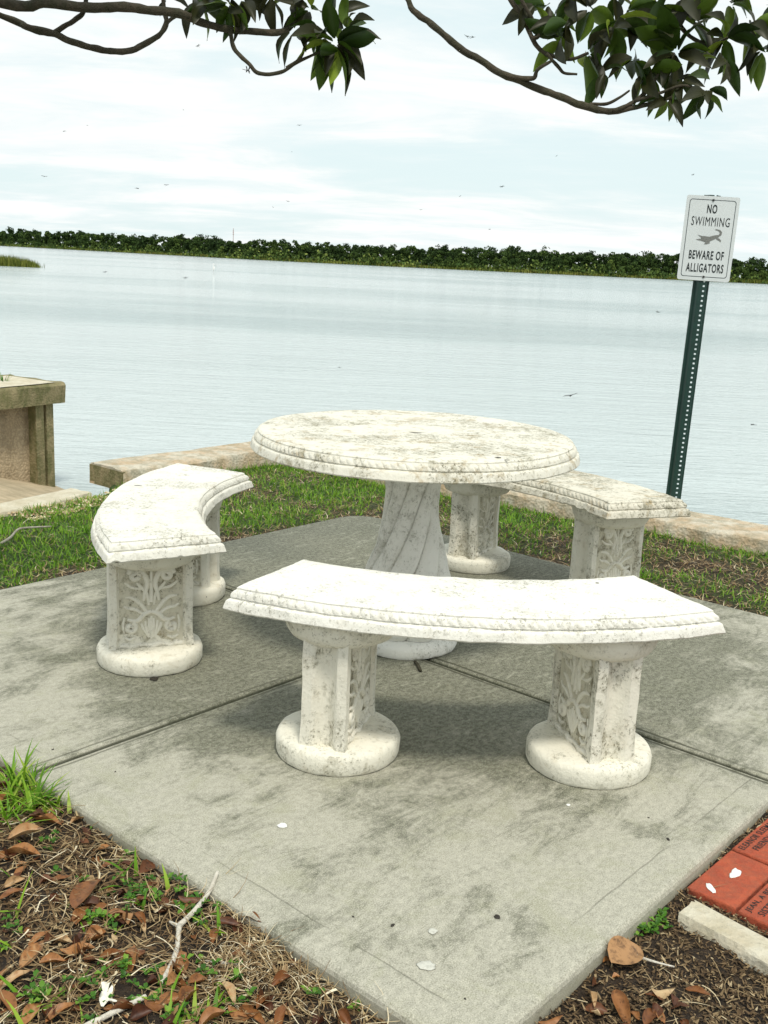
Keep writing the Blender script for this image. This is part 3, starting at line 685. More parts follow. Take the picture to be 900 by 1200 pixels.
G([(.80,.04),(.92,.04),(1.0,-.04),(.99,-.1),(.92,-.05),(.82,-.01)], YT-.0005)
gt.build('alligator_picture', M_gator, plo, smooth=False)
for zz_ in (zc+SH/2-.020, zc-SH/2+.020):
    b_ = MB(); lathe(b_, [(.006,0),(.006,.004),(.003,.006),(.0005,.0062)], 10, cap1=False); bo = b_.build('bolt', M_bolt, sg_); bo.location = (0,-.006,zz_); bo.rotation_euler = (PI/2,0,0)

# ---------------------------------------------------------------- memorial bricks, kerb strip
BL_, BW = .227, .115; bo_ = onz(805,1039,-.026); DU = (onz(854,997.5,-.026)-bo_).normalized(); DN = Vector((DU.y,-DU.x,0)); bang = math.atan2(DU.y, DU.x)
def brick(i, j, label, lines=()):
    p = bo_+DU*(i*(BL_+.007))+DN*(j*(BW+.006)); m_ = MB()
    rings = []
    for d, z in ((0,-.05),(0,-.004),(.0015,-.001),(.004,0)):
        rings.append([(a, b, z+.0006*nz((a*40+i*3, b*40+j, 1))) for a, b in ((d,-BW+d),(BL_-d,-BW+d),(BL_-d,-d),(d,-d))])
    loft(m_, rings)
    root = thing('paver_brick', (p.x, p.y, -.026+.002*(i-j)), bang, label, 'brick', 'red memorial bricks beside the concrete pad')
    m_.build('brick_body', M_brick, root, smooth=False)
    for (tx, row, x0, wd) in lines:
        o = textmesh(tx, 'engraving', M_engrave, root, x0, 0, wd, .017, y=0, bold=.012, align='L')
        for v in o.data.vertices: x_, z_ = v.co.x, v.co.z; v.co = (x_, -.018-row*.0255+z_, .0012)
        
brick(0, 0, 'plain red brick splashed with two white bird droppings')
brick(1, 0, 'red brick engraved ELEANOR beside the corner of the pad, behind the plain brick', (('ELEANOR SLEEMAN',0,.010,.190),('FRIENDLY C',1,.033,.130),('TEA',2,.085,.036),('O',3,.105,.011)))
brick(0, 1, 'red brick engraved JEAN between the plain brick and pale edging, lowest of the bricks', (('JEAN, A BELOVED',0,.012,.195),('SISTER AND',1,.020,.130),('YOUR',2,.032,.052)))
brick(1, 1, 'unmarked red brick at the right frame edge behind the JEAN brick')
m = MB(); e0 = onz(795,1064,-.022); DE = (onz(900,1100,-.022)-onz(826,1061,-.022)).normalized(); NE_ = Vector((DE.y,-DE.x,0))
prism_seg(m, onz(826,1060,-.022)-DE*.02, DE, 1.6, -DU if False else NE_, .077, -.16, -.022, step=.03, jitter=.004)
ko = m.build('paver_edging', M_curb, sharp=40); tag(ko, 'pale concrete edging strip in front of the red bricks at lower right', 'edging')

# ---------------------------------------------------------------- droppings, seeds, small litter
def splat(name, px, r, label, cat, mat=M_dropping, z=.002, group=None, asp=1.0, seed=0, ang=0):
    p = onz(px[0], px[1], z); mb = MB(); n_ = 22; ri = []
    for s_, h in ((1,-.0005),(.85,.0005),(.4,.0008)):
        ri.append([(math.cos(a)*r*s_*(1+.45*nz((math.cos(a)*1.6+seed, math.sin(a)*1.6, seed))), math.sin(a)*r*asp*s_*(1+.45*nz((math.cos(a)*1.6, math.sin(a)*1.6+seed, seed+2))), h) for a in [2*PI*k/n_ for k in range(n_)]])
    loft(mb, ri); o = mb.build(name, mat); o.location = (p.x, p.y, z); o.rotation_euler = (0,0,ang); return tag(o, label, cat, group)
gd = 'white bird droppings'
splat('bird_dropping', (331,967), .012, 'small white bird dropping on the pad below the left front pedestal', 'bird dropping', group=gd, seed=1.3)
splat('bird_dropping', (500,1131), .020, 'largest pale bird dropping near the bottom corner of the pad', 'bird dropping', M_faded, group=gd, seed=2.3, asp=.7)
splat('bird_dropping', (507,1091), .010, 'faint white spot just behind the largest bird dropping on the pad', 'bird dropping', M_faded, group=gd, seed=5.1)
splat('bird_dropping', (666,943), .006, 'tiny white dropping on the pad below the right front pedestal', 'bird dropping', group=gd, seed=3.1)
splat('bird_dropping', (862,1023), .012, 'wide white bird dropping on the plain red brick', 'bird dropping', z=-.0245, group=gd, asp=2.0, seed=7.7, ang=-.6)
splat('bird_dropping', (833,1040), .008, 'narrow white bird dropping nearer the corner of the plain red brick', 'bird dropping', z=-.0245, group=gd, asp=2.6, seed=8.8, ang=.1)
gs_ = 'dark seeds scattered on the pad'
for i, (px, r, l) in enumerate((((583,1074),.007,'round black seed on the lower middle of the pad'),((460,1084),.006,'black seed on the pad left of the round one'),((783,983),.007,'long dark seed pod near the right edge of the pad'),
        ((414,1074),.003,'small dark speck near the left edge of the pad'),((703,1147),.004,'dark speck beside the right front edge of the pad'),((135,904),.003,'dark speck near the left joint of the pad'),
        ((545,1170),.003,'dark speck near the bottom corner of the pad'),((760,958),.003,'dark speck right of the tiny white dropping'),((62,878),.004,'dark speck close to the left joint line'))):
    splat('seed', px, r, l, 'seed', M_seed, group=gs_, asp=1.0 if i in (0,) else .5, seed=i*1.7, ang=i*.9)
splat('soil_clod', (181,795), .016, 'dark clod of soil against the base of the left bench', 'clod', M_seed, z=.003, seed=3.9)
splat('dry_leaf_bit', (162,569), .016, 'small dark leaf lying on the left bench seat', 'leaf', M_seed, z=ZS+.0015, asp=.22, seed=2.2, ang=.0)
splat('dry_leaf_bit', (584,536), .010, 'dark leaf bit on the tabletop near its front right rim', 'leaf', M_seed, z=TZ+.0015, asp=.4, seed=6.2, ang=-.1)
splat('dry_leaf_bit', (594,539), .008, 'smaller dark leaf bit on the tabletop, right of the other', 'leaf', M_seed, z=TZ+.0015, asp=.3, seed=4.2, ang=-.4)
splat('dry_leaf_bit', (700,683), .005, 'tiny dark speck on the front bench seat near its right end', 'leaf', M_seed, z=ZS+.0015, asp=.5, seed=1.2)

# dead magnolia leaves
def leaf_geo(L, W, curl, fold, nseg=9, tipc=0.0):
    V_ = []; F_ = []
    for i in range(nseg+1):
        t = i/nseg; w_ = W*.5*math.sin(PI*min(1, t**.85*.98+.02))**.8*(1-.15*t)
        if i == nseg: w_ = .0005
        x = L*(t-.5); zc_ = curl*L*math.sin(PI*t)+tipc*L*t*t
        for s_, f_ in ((-1,1),(-.55,.45),(0,0),(.55,.45),(1,1)): V_.append((x, w_*s_, zc_+fold*w_*f_*f_*1.3+.0015*math.sin(9*t+s_*3)))
    for i in range(nseg):
        for j in range(4): k = i*5+j; F_.append((k, k+5, k+6, k+1))
    return V_, F_
dead = [(13,912,40,40,.2),(57,963,32,-10,.62),(31,979,45,8,.85),(26,1001,46,-8,.7),(104,1048,54,52,.38),(98,1072,36,60,.55),(136,1074,28,12,.5),(119,1065,20,30,.45),(38,1119,42,48,.72),(46,1099,30,30,.6),
 (15,1047,34,20,.4),(86,1111,34,25,.7),(62,1127,30,10,.65),(130,1121,26,10,.4),(154,1125,34,80,.62),(20,1146,38,22,.85),(73,1104,22,-15,.9),(38,1188,40,60,.7),(72,1186,42,25,.6),(200,1172,40,20,.5),(181,1181,28,-30,.42),
 (224,1056,30,0,.15),(195,1013,36,0,.12),(297,1077,24,-35,.35),(268,1083,34,0,.08),(205,1171,24,10,.6),(268,1165,28,-60,.92),(250,1196,36,20,.6),(283,1190,34,-20,.55),(300,1195,30,-35,.5),(331,1192,30,70,.4),(433,1157,26,-25,.2),
 (729,1183,44,-65,.5),(761,1192,24,60,.25),(818,1163,14,-20,.4),(645,1198,28,10,.5),(693,1171,18,-70,.9),(777,1164,18,8,1.0),(5,940,26,30,.5),(112,1092,20,-30,.8),(8,1178,36,-50,.5),(330,1150,20,30,.3),(165,1078,18,-50,.4)]
words = ['curled','flat','folded','broad','narrow','split','pointed']
def deadcol(t): return 'dark red-brown' if t < .25 else 'brown' if t < .48 else 'orange-brown' if t < .7 else 'pale tan'
def gz(p): return float(ground_h(p.x, p.y))
GL = 'fallen magnolia leaves on the soil'
for i, (px, py, ln, ang, tt_) in enumerate(dead):
    p = onz(px, py, -.04); z = gz(p)+.012; p = onz(px, py, z); q = onz(px+math.cos(R(ang))*ln/2, py-math.sin(R(ang))*ln/2, z); q0 = onz(px-math.cos(R(ang))*ln/2, py+math.sin(R(ang))*ln/2, z)
    L = min((q-q0).length, .155); L = max(L, .05)
    if in_slab(p.x, p.y, -.01): continue
    mb = MB(); v_, f_ = leaf_geo(L, L*random.uniform(.32,.46), random.uniform(.02,.10), random.uniform(.3,1.1), tipc=random.uniform(-.05,.08)); tv = np.clip(tt_+np.random.default_rng(i).normal(0,.06,len(v_)), 0, 1)
    mb.add(v_, f_, tv); o = mb.build('fallen_leaf', M_dead); o.location = p; o.rotation_euler = (random.uniform(-.3,.3)+ (PI if random.random() < .3 else 0), random.uniform(-.22,.22), math.atan2(q.y-q0.y, q.x-q0.x))
    if abs(o.rotation_euler[0]) > 1.5: o.location.z += .01
    if px > 600: where = 'in the mulch by the right front pad edge'
    elif py < 960: where = 'near the grass tuft at the left frame edge'
    elif px < 60 and py > 1090: where = 'in the bottom left corner of the frame'
    elif px > 240: where = 'beside the lower left edge of the pad'
    elif px > 145: where = 'beside the pale forked stick'
    elif py > 1090: where = 'on the straw left of the pale stick'
    else: where = 'on the bare soil below the grass tufts'
    size = 'large' if ln > 40 else 'small' if ln < 26 else 'medium'
    ang_ = ang % 180
    ori = 'lying level' if ang_ < 13 or ang_ > 167 else 'tilted up-right' if ang_ < 50 else 'standing upright' if ang_ < 115 else 'tilted down-right'
    tag(o, f'{size} {deadcol(tt_)} dead leaf {ori} {where}', 'leaf', GL)
fr = MB()
for k in range(950):
    x_ = random.uniform(-1.3, .3); y_ = random.uniform(1.1, 2.7); rt = k > 820
    if rt: x_ = random.uniform(.2, .9); y_ = random.uniform(1.3, 2.1)
    if in_slab(x_, y_, .005) or (not rt and su(x_, y_) > U0) or (rt and (sv(x_, y_) > V0 or x_ > .62)): continue
    L = random.uniform(.018, .05); v_, f_ = leaf_geo(L, L*random.uniform(.4,.8), random.uniform(-.1,.15), random.uniform(.0,1.2), 4); M_ = Matrix.Translation((x_, y_, float(ground_h(x_, y_))+random.uniform(.004,.012))) @ Matrix.Rotation(random.uniform(0,6.28), 4, 'Z') @ Matrix.Rotation(random.uniform(-.5,.5), 4, 'X') @ Matrix.Rotation(random.uniform(-.4,.4), 4, 'Y')
    fr.add([tuple(M_ @ Vector(q)) for q in v_], f_, random.random()**1.5)
tag(fr.build('leaf_fragments', M_dead), 'small torn fragments of dead leaves mixed into the litter', 'leaf litter', kind='stuff')
# big broken leaf leaning on the pad, right
p = onz(733,1121,-.03); mb = MB(); v_, f_ = leaf_geo(.105,.075,.05,.25); mb.add(v_, f_, .78); o = mb.build('fallen_leaf', M_dead); o.location = (p.x, p.y, -.024); o.rotation_euler = (.25,.12,.75); tag(o, 'broad torn tan leaf leaning against the right front side of the pad', 'leaf', GL)

# sticks
def stick(pxs, z, rads, name, label, mat=M_stick, lift=None, grp=None):
    P = [onz(a, b, z+(lift[i] if lift else 0)) for i, (a, b) in enumerate(pxs)]; P, r_ = smoothline(P, rads, 5); mb = MB(); tube(mb, P, r_, 8, lump=.25); o = mb.build(name, mat); return tag(o, label, 'stick', grp)
so = stick([(255,1022),(246,1043),(230,1065),(210,1085)], .0, [.0042,.0048,.0055,.006], 'stick', 'pale bleached forked stick leaning on the left edge of the pad', lift=[.008,.0,-.006,-.012])
for o2 in (stick([(210,1085),(208,1110),(200,1132),(188,1153)], -.012, [.006,.0055,.005,.004], 'stem', 'x'), stick([(210,1085),(204,1083),(199,1080)], -.012, [.004,.0035,.003], 'stem', 'x')):
    for k in ('label','category'): del o2[k]
    o2.parent = so
stick([(171,1168),(150,1178),(125,1190),(98,1204)], -.012, [.005,.0058,.006,.006], 'stick', 'thick pale stick at the bottom frame edge below the forked one')
stick([(0,637),(12,630),(22,620),(40,618),(60,617)], -.01, [.006,.006,.0055,.005,.004], 'stick', 'grey crooked stick lying on the lush grass at left', M_driftwood, lift=[.01,.02,.03,.03,.02])
stick([(486,775),(490,780),(493,786)], .006, [.005,.006,.005], 'stick', 'short dark twig on the pad touching the base of the table', M_bark)
stick([(238,1126),(258,1128),(280,1131)], -.02, [.003,.004,.003], 'stick', 'short white stick among the straw right of the forked stick')
stick([(700,1100),(725,1112),(760,1125),(790,1133)], -.04, [.002,.0028,.0028,.002], 'stick', 'thin pale twig in the mulch below the edging strip', lift=[0,.01,.012,0])
# white petals
mb = MB()
P0 = onz(124,1170,-.01)
for k, (dx, dy, a) in enumerate(((0,.012,.9),(.004,-.012,-.6),(.012,-.022,.2),(-.006,.026,1.6))):
    c_, s_ = math.cos(a), math.sin(a); rr_ = []
    for q_ in (1, .7, .35): rr_.append([(.013*q_*math.cos(t)*(1+.2*math.sin(2*t+k)), .009*q_*math.sin(t)*(1+.2*math.cos(3*t+k)), .005*q_*q_*math.cos(2*t+k)+.003*math.sin(t*3)) for t in [2*PI*j/16 for j in range(16)]])
    for row in rr_:
        for j_, (x, y_, z_) in enumerate(row): row[j_] = (P0.x+dx*.8+x*c_-y_*s_, P0.y+dy*.8+x*s_+y_*c_, P0.z+z_+.006+.002*k)
    loft(mb, rr_, cap0=False)
tag(mb.build('fallen_petals', M_petal), 'crumpled white petals fallen on the straw in the lower left', 'petals')

# ---------------------------------------------------------------- ribbons: grass, straw, mulch
def ribbons(P, az, lift, L, Wd, bend, tint, nseg=3, curl=None):
    n_ = len(P); d = np.stack([np.cos(az), np.sin(az), np.zeros(n_)], -1); side = np.stack([-np.sin(az), np.cos(az), np.zeros(n_)], -1)
    rows = []
    if curl is None: curl = np.zeros(n_)
    pos = P.copy(); ang = lift.copy(); hd = az.copy()
    for k in range(nseg+1):
        t = k/nseg; w_ = (Wd*(1-t**1.6)*.5+.0002)[:, None]
        sd_ = np.stack([-np.sin(hd), np.cos(hd), np.zeros(n_)], -1)
        rows.append(pos-sd_*w_); rows.append(pos+sd_*w_)
        if k < nseg:
            st = (L/nseg)[:, None]; dirv = np.stack([np.cos(hd)*np.cos(ang), np.sin(hd)*np.cos(ang), np.sin(ang)], -1); pos = pos+dirv*st; ang = ang-bend/nseg; hd = hd+curl/nseg
    A_ = np.stack(rows, 1).reshape(-1, 3); m_ = 2*(nseg+1); base = (np.arange(n_)*m_)[:, None]
    q = np.concatenate([base+np.array([[2*k, 2*k+1, 2*k+3, 2*k+2]]) for k in range(nseg)], 0)
    return A_, q, np.repeat(tint, m_)
def rib_obj(name, mat, parts, label, cat):
    v = np.concatenate([a for a, _, _ in parts]); o_ = 0; fs = []; ts = np.concatenate([t for _, _, t in parts])
    for a, q, t in parts: fs.append(q+o_); o_ += len(a)
    f = np.concatenate(fs); me = bpy.data.meshes.new(name); me.vertices.add(len(v)); me.vertices.foreach_set('co', v.ravel().astype(np.float32))
    me.loops.add(f.size); me.loops.foreach_set('vertex_index', f.ravel().astype(np.int32)); me.polygons.add(len(f)); me.polygons.foreach_set('loop_start', np.arange(0, f.size, 4, dtype=np.int32))
    me.polygons.foreach_set('use_smooth', np.ones(len(f), bool)); a = me.attributes.new('tint', 'FLOAT', 'POINT'); a.data.foreach_set('value', np.clip(ts, 0, 1).astype(np.float32))
    me.materials.append(mat); me.update(calc_edges=True); o = bpy.data.objects.new(name, me); C.objects.link(o); return tag(o, label, cat, kind='stuff')
def scatter(n_, x0, x1, y0, y1, ok=None):
    x = rng.uniform(x0, x1, n_); y = rng.uniform(y0, y1, n_); k = inpoly(x, y, LAND) & ~in_slab(x, y, .004)
    # keep clear of the seawall cap
    for a, b, w_ in ((capL+LN*.17, K+LN*.17, .19), (K+RN*.17, Rend+RN*.17, .20)): k &= pt_seg(x, y, xy(a), xy(b)) > w_-rng.uniform(0, .035, n_)
    k &= pt_seg(x, y, xy(curb_near-CD*4+CNv*.08), xy(curb_far+CNv*.08)) > .10
    if ok is not None: k &= ok(x, y)
    return x[k], y[k]
def frus(x, y, m_=.25):   # wedge of lawn in view, with a margin for side steps
    return (np.abs(x) < .42*y+m_+.35) & (y > .9)
bricks = lambda x, y: ((x-bo_.x)*DN.x+(y-bo_.y)*DN.y > -.01) & ((x-bo_.x)*DU.x+(y-bo_.y)*DU.y > -.1)
def gpts(x, y, dz=0): return np.stack([x, y, ground_h(x, y)+dz], -1)
# lawn grass
parts = []
x, y = scatter(230000, -4, 4.6, 2.6, 8, lambda x, y: frus(x, y, .4) & ((sv(x, y) > V1-.02) | (su(x, y) > U1-.02)))
g_ = green_amt(x, y); k = rng.random(len(x)) < np.clip(g_*1.15, 0, 1)*.8
x, y, g_ = x[k], y[k], g_[k]; n_ = len(x); L = rng.uniform(.018, .052, n_)*(.7+.5*g_)
parts.append(ribbons(gpts(x, y), rng.uniform(0, 2*PI, n_), rng.uniform(.5, 1.45, n_), L, rng.uniform(.003, .006, n_), rng.uniform(.3, 1.4, n_), rng.beta(2.2, 2.2, n_)*.75+.2*rng.random(n_)))
lawn_grass = rib_obj('lawn_grass', M_grass, parts, 'short green grass growing between the concrete pad and the seawall', 'grass')
parts = []
x, y = scatter(150000, -4, 4.6, 2.6, 8, lambda x, y: frus(x, y, .4) & ((sv(x, y) > V1-.02) | (su(x, y) > U1-.02)))
g_ = green_amt(x, y); k = rng.random(len(x)) < (1-.75*g_)*.95; x, y = x[k], y[k]; n_ = len(x)
parts.append(ribbons(gpts(x, y, .006), rng.uniform(0, 2*PI, n_), rng.uniform(-.05, .5, n_), rng.uniform(.02, .07, n_), rng.uniform(.0022, .005, n_), rng.uniform(-.3, .9, n_), rng.beta(2, 2, n_), curl=rng.normal(0, .8, n_)))
rib_obj('dry_lawn_thatch', M_straw, parts, 'dry tan dead grass thatch among the lawn behind the pad', 'dead grass')
# foreground straw, left bed
leftbed = lambda x, y: frus(x, y, .1) & (su(x, y) < U0+.02) & (y < 3.0)
parts = []
for cnt, l0, l1, w0, w1, lf in ((15000,.015,.05,.0008,.0020,.5),(4200,.05,.13,.0014,.0026,.55),(3000,.02,.05,.003,.007,.3)):
    x, y = scatter(cnt*3, -1.6, .7, .9, 3.0, leftbed); x, y = x[:cnt], y[:cnt]; n_ = len(x)
    clump = np.array([mn.noise(Vector((a*6, b*6, 9))) for a, b in zip(x, y)]); k = rng.random(n_) < .62+clump*.9; x, y = x[k], y[k]; n_ = len(x)
    parts.append(ribbons(gpts(x, y, .002)+np.stack([np.zeros(n_)]*2+[rng.uniform(0,.014,n_)], -1), rng.uniform(0, 2*PI, n_), rng.uniform(-.15, lf, n_)*rng.uniform(0,1,n_), rng.uniform(l0, l1, n_), rng.uniform(w0, w1, n_), rng.uniform(-.4, .9, n_), rng.beta(1.5, 1.5, n_), nseg=4, curl=rng.normal(0, 1.0, n_)))
# standing dead stems near the slab edge, bottom middle
cx_, cy_ = onz(350,1110,-.03)[:2]
x = rng.normal(cx_, .11, 1700); y = rng.normal(cy_, .10, 1700); k = (su(x, y) < U0-.005); x, y = x[k], y[k]; n_ = len(x)
parts.append(ribbons(gpts(x, y), rng.uniform(0, 2*PI, n_), rng.uniform(.1, 1.2, n_), rng.uniform(.025, .07, n_), rng.uniform(.001, .002, n_), rng.uniform(.4, 2.2, n_), rng.beta(3, 1.6, n_), nseg=5, curl=rng.normal(0, 1.2, n_)))
# torn bits of dead leaf pressed into the litter
rib_obj('straw_litter', M_straw, parts, 'tangle of dry straw and thin stems covering the soil in the lower left', 'straw')
# mulch bits both beds
parts = []
x, y = scatter(150000, -1.6, 2.6, .9, 3.4, lambda x, y: frus(x, y, .1) & (su(x, y) < U0+.02) & (y < 3.0)); x, y = x[:16000], y[:16000]; n_ = len(x)
parts.append(ribbons(gpts(x, y, .001), rng.uniform(0, 2*PI, n_), rng.uniform(-.2, .6, n_), rng.uniform(.006, .02, n_), rng.uniform(.003, .009, n_), rng.uniform(-1, 1, n_), rng.beta(1.6, 2.4, n_), nseg=2))
rightbed = lambda x, y: frus(x, y, .3) & (sv(x, y) < V0-.004) & (su(x, y) > U0-.4)
nob = lambda x, y: ~((((x-bo_.x)*DN.x+(y-bo_.y)*DN.y > -.002) & ((x-bo_.x)*DN.x+(y-bo_.y)*DN.y < BW*2+.01) & ((x-bo_.x)*DU.x+(y-bo_.y)*DU.y > -.004)) )
x, y = scatter(500000, 0, 2.4, .9, 3.0, lambda x, y: rightbed(x, y) & nob(x, y)); x, y = x[:34000], y[:34000]; n_ = len(x)
parts.append(ribbons(gpts(x, y, .002)+np.stack([np.zeros(n_)]*2+[rng.uniform(0,.006,n_)], -1), rng.uniform(0, 2*PI, n_), rng.uniform(-.3, .8, n_), rng.uniform(.004, .018, n_), rng.uniform(.002, .006, n_), rng.uniform(-1, 1, n_), rng.beta(1.6, 1.8, n_), nseg=2))
x, y = scatter(9000, 0, 2.2, .9, 2.8, lambda x, y: rightbed(x, y) & nob(x, y)); x, y = x[:500], y[:500]; n_ = len(x)
parts.append(ribbons(gpts(x, y, .006), rng.uniform(0, 2*PI, n_), rng.uniform(-.1, .4, n_), rng.uniform(.03, .09, n_), rng.uniform(.0012, .003, n_), rng.uniform(-.4, .8, n_), rng.uniform(.6, 1, n_), nseg=4, curl=rng.normal(0, .8, n_)))
rib_obj('mulch', M_mulch, parts, 'dark crumbly mulch and soil bits beside the pad', 'mulch')
# foreground green blades in tufts
parts = []
tufts = [(18,930,70,.05,.13),(40,925,80,.06,.13),(52,950,60,.05,.11),(30,950,70,.05,.12),(8,965,50,.05,.10),(62,915,16,.03,.07),(112,968,10,.02,.09),(140,962,9,.012,.11),(158,968,8,.012,.10),(78,925,10,.03,.08),(20,905,20,.04,.08),(168,985,10,.03,.06),
 (350,1105,4,.015,.12),(405,1135,4,.01,.12),(415,1140,5,.02,.09),(250,1100,8,.02,.08),(150,1030,10,.04,.07),(110,1160,8,.04,.07),(60,1195,14,.05,.09),(225,1195,30,.05,.07),(245,1180,18,.05,.05),(5,1110,14,.03,.07),(14,1072,6,.03,.1),(180,1060,8,.04,.06)]
for (px, py, c_, sp_, l_) in tufts:
    c_ = max(3, int(c_*.55)); p = onz(px, py, -.03); x = rng.normal(p.x, sp_*.55, c_); y = rng.normal(p.y, sp_*.55, c_); k = su(x, y) < U0-.004; x, y = x[k], y[k]; n_ = len(x)
    parts.append(ribbons(gpts(x, y), rng.uniform(0, 2*PI, n_), rng.uniform(.35, 1.35, n_), rng.uniform(.5, 1.1, n_)*l_, rng.uniform(.005, .0105, n_), rng.uniform(.2, 1.0, n_), rng.uniform(.2, .95, n_), nseg=5))
x, y = scatter(60000, -1.4, .5, .9, 3.0, leftbed); g_ = green_amt(x, y); k = rng.random(len(x)) < g_*.10+.004; x, y = x[k][:900], y[k][:900]; n_ = len(x)
parts.append(ribbons(gpts(x, y), rng.uniform(0, 2*PI, n_), rng.uniform(.2, 1.2, n_), rng.uniform(.02, .05, n_), rng.uniform(.0025, .005, n_), rng.uniform(.2, 1.2, n_), rng.uniform(.2, .9, n_)))
# blades that lean over the pad edges at the back
rib_obj('foreground_grass', M_grass, parts, 'tufts of fresh green grass blades by the lower left edge of the pad', 'grass')
# weeds: little trifoliate leaves
wm = MB(); wp = []
centers = [(150,1038),(175,1050),(200,1045),(215,1065),(232,1075),(120,1080),(190,1040),(208,1030),(160,1060),(60,1165),(110,1170),(125,1085),(200,1160),(235,1140),(150,1150),(38,1165),(270,1150),(280,1165),(360,1165),(420,1180),(145,1000),(55,990),(240,1070),(225,1050),(170,1170),(245,1195),(30,1180),(205,1195),(10,1090),(90,1025),(258,1060),(105,1195),(180,1150),(135,1145)]
for (px, py) in centers:
    for q in range(random.randint(2, 6)): wp.append(onz(px+random.gauss(0,9), py+random.gauss(0,8), -.025))
for (px, py) in ((757,1080),(765,1088),(750,1092),(775,1078),(893,950),(885,958),(898,945)):
    for q in range(7): wp.append(onz(px+random.gauss(0,5), py+random.gauss(0,5), -.04))
for p in wp:
    if in_slab(p.x, p.y, .002): continue
    z = gz(p)+random.uniform(.006,.02); a0 = random.random()*6.28
    for k in range(3):
        a = a0+k*2.09; L = random.uniform(.009,.017); v_, f_ = leaf_geo(L, L*.75, .05, .25, 4); c_, s_ = math.cos(a), math.sin(a); lf = random.uniform(.0,.5)
        wm.add([(p.x+(x_+L*.55)*c_-y_*s_, p.y+(x_+L*.55)*s_+y_*c_, z+z_+(x_+L*.5)*lf) for x_, y_, z_ in v_], f_, random.uniform(.1,1))
tag(wm.build('clover_weeds', M_weed), 'small bright green clover-like weeds scattered over the soil', 'weeds', kind='stuff')

# ---------------------------------------------------------------- magnolia overhead
mag = thing('magnolia_tree', (-3.3, 1.6, -.05), 0, 'magnolia tree whose dark leafy branches hang across the top of the picture', 'tree')
mo = Vector(mag.location)
def branch(pxs, deps, pxr, name='branch', pre=None, par=mag):
    P = [aty(a, b, d) for (a, b), d in zip(pxs, deps)]; r_ = [k*d/CAM['f']*.5 for k, d in zip(pxr, deps)]
    if pre: P = [Vector(q[:3]) for q in pre]+P; r_ = [q[3] for q in pre]+r_
    P, r_ = smoothline([p-mo for p in P], r_, 6); P2 = []
    for i, p in enumerate(P): P2.append(p+mn.noise_vector((p+mo)*9)*.008)
    mb = MB(); tube(mb, P2, r_, 9, lump=.3); return mb.build(name, M_bark, par)
def lin(a, b, n_): return [a+(b-a)*k/(n_-1) for k in range(n_)]
tr = MB(); P, r_ = smoothline([(0,0,-.1),(.03,.02,.8),(-.02,.06,1.7),(.05,.05,2.6),(.15,.1,3.6),(.1,.2,4.6)], [.26,.2,.18,.16,.12,.07], 6); tube(tr, P, r_, 20, lump=.15); tr.build('trunk', M_bark, mag)
branch([(0,2),(50,4),(100,8),(155,10),(210,16),(240,28),(275,35),(325,37),(343,28),(358,5)], lin(3.5,3.9,10), [11,11,11,10,10,8,7.5,7,6,5], pre=[(-3.28,1.66,1.9,.05),(-2.5,2.3,2.05,.035),(-1.7,3.1,2.12,.022)])
branch([(0,18),(30,32),(60,38),(80,48),(110,57),(130,60),(160,56),(185,42),(195,28),(192,10),(192,-14)], lin(3.6,3.75,11), [7,8,8,7,7,7.5,6.5,6,5.5,5,4], pre=[(-3.28,1.68,1.6,.04),(-2.4,2.5,1.98,.02),(-1.7,3.2,2.1,.014)])
branch([(62,38),(85,25),(97,12),(100,-15)], lin(3.64,3.6,4), [5.5,5.5,5,5])
branch([(268,35),(275,55),(290,75),(302,87),(330,86),(350,72),(372,62),(388,55)], lin(3.75,3.7,8), [4.5,5,4.5,4.5,4,3.5,3,2.5])
branch([(336,80),(352,66),(358,50),(370,38)], lin(3.7,3.68,4), [3,3,2.5,2])
branch([(195,28),(203,22),(212,18)], lin(3.73,3.78,3), [4.5,4.5,4])
limb = [(-3.2,1.7,2.5,.12),(-1.8,2.6,2.9,.09),(-.6,3.4,2.9,.07),(.0,3.85,2.75,.04)]
branch([(474,-30),(480,2),(490,17),(515,35),(545,60),(580,82),(625,102),(660,115),(690,128),(720,130),(760,122),(800,112)], lin(4.0,3.9,12), [6,6,7,7.5,7.5,8,8,8,8,7,5,3], pre=limb)
branch([(585,84),(605,91),(625,92),(630,82),(646,72)], lin(3.95,3.9,5), [5,5,5,4,3])
branch([(690,124),(712,122),(728,114),(739,106)], lin(3.93,3.9,4), [4,3.5,3,2])
branch([(590,-30),(597,-4),(612,20),(622,45),(634,60),(650,66),(670,70),(690,62)], lin(4.05,4.0,8), [6,5.5,5.5,5,5,4.5,4,3], pre=[(-1.8,2.6,2.9,.09),(-.2,3.6,3.1,.06),(.5,4.05,2.8,.03)])
branch([(622,45),(630,42),(624,25),(612,2),(606,-12)], lin(4.0,4.02,5), [4,4,4,4,4])
branch([(640,62),(655,78),(662,86),(676,88)], lin(3.98,3.95,4), [4,4,3,2.5])
branch([(720,130),(745,118),(762,100),(775,82),(790,62)], lin(3.9,3.95,5), [5,4.5,4,3.5,3])
branch([(745,118),(775,108),(800,100),(826,108)], lin(3.9,3.85,4), [4,3.5,3,2.5])
branch([(760,-20),(790,20),(820,50),(850,45),(880,30)], lin(4.2,4.0,5), [6,5,4,3,3], pre=[(.5,3.8,3.1,.05)])
lf = MB()
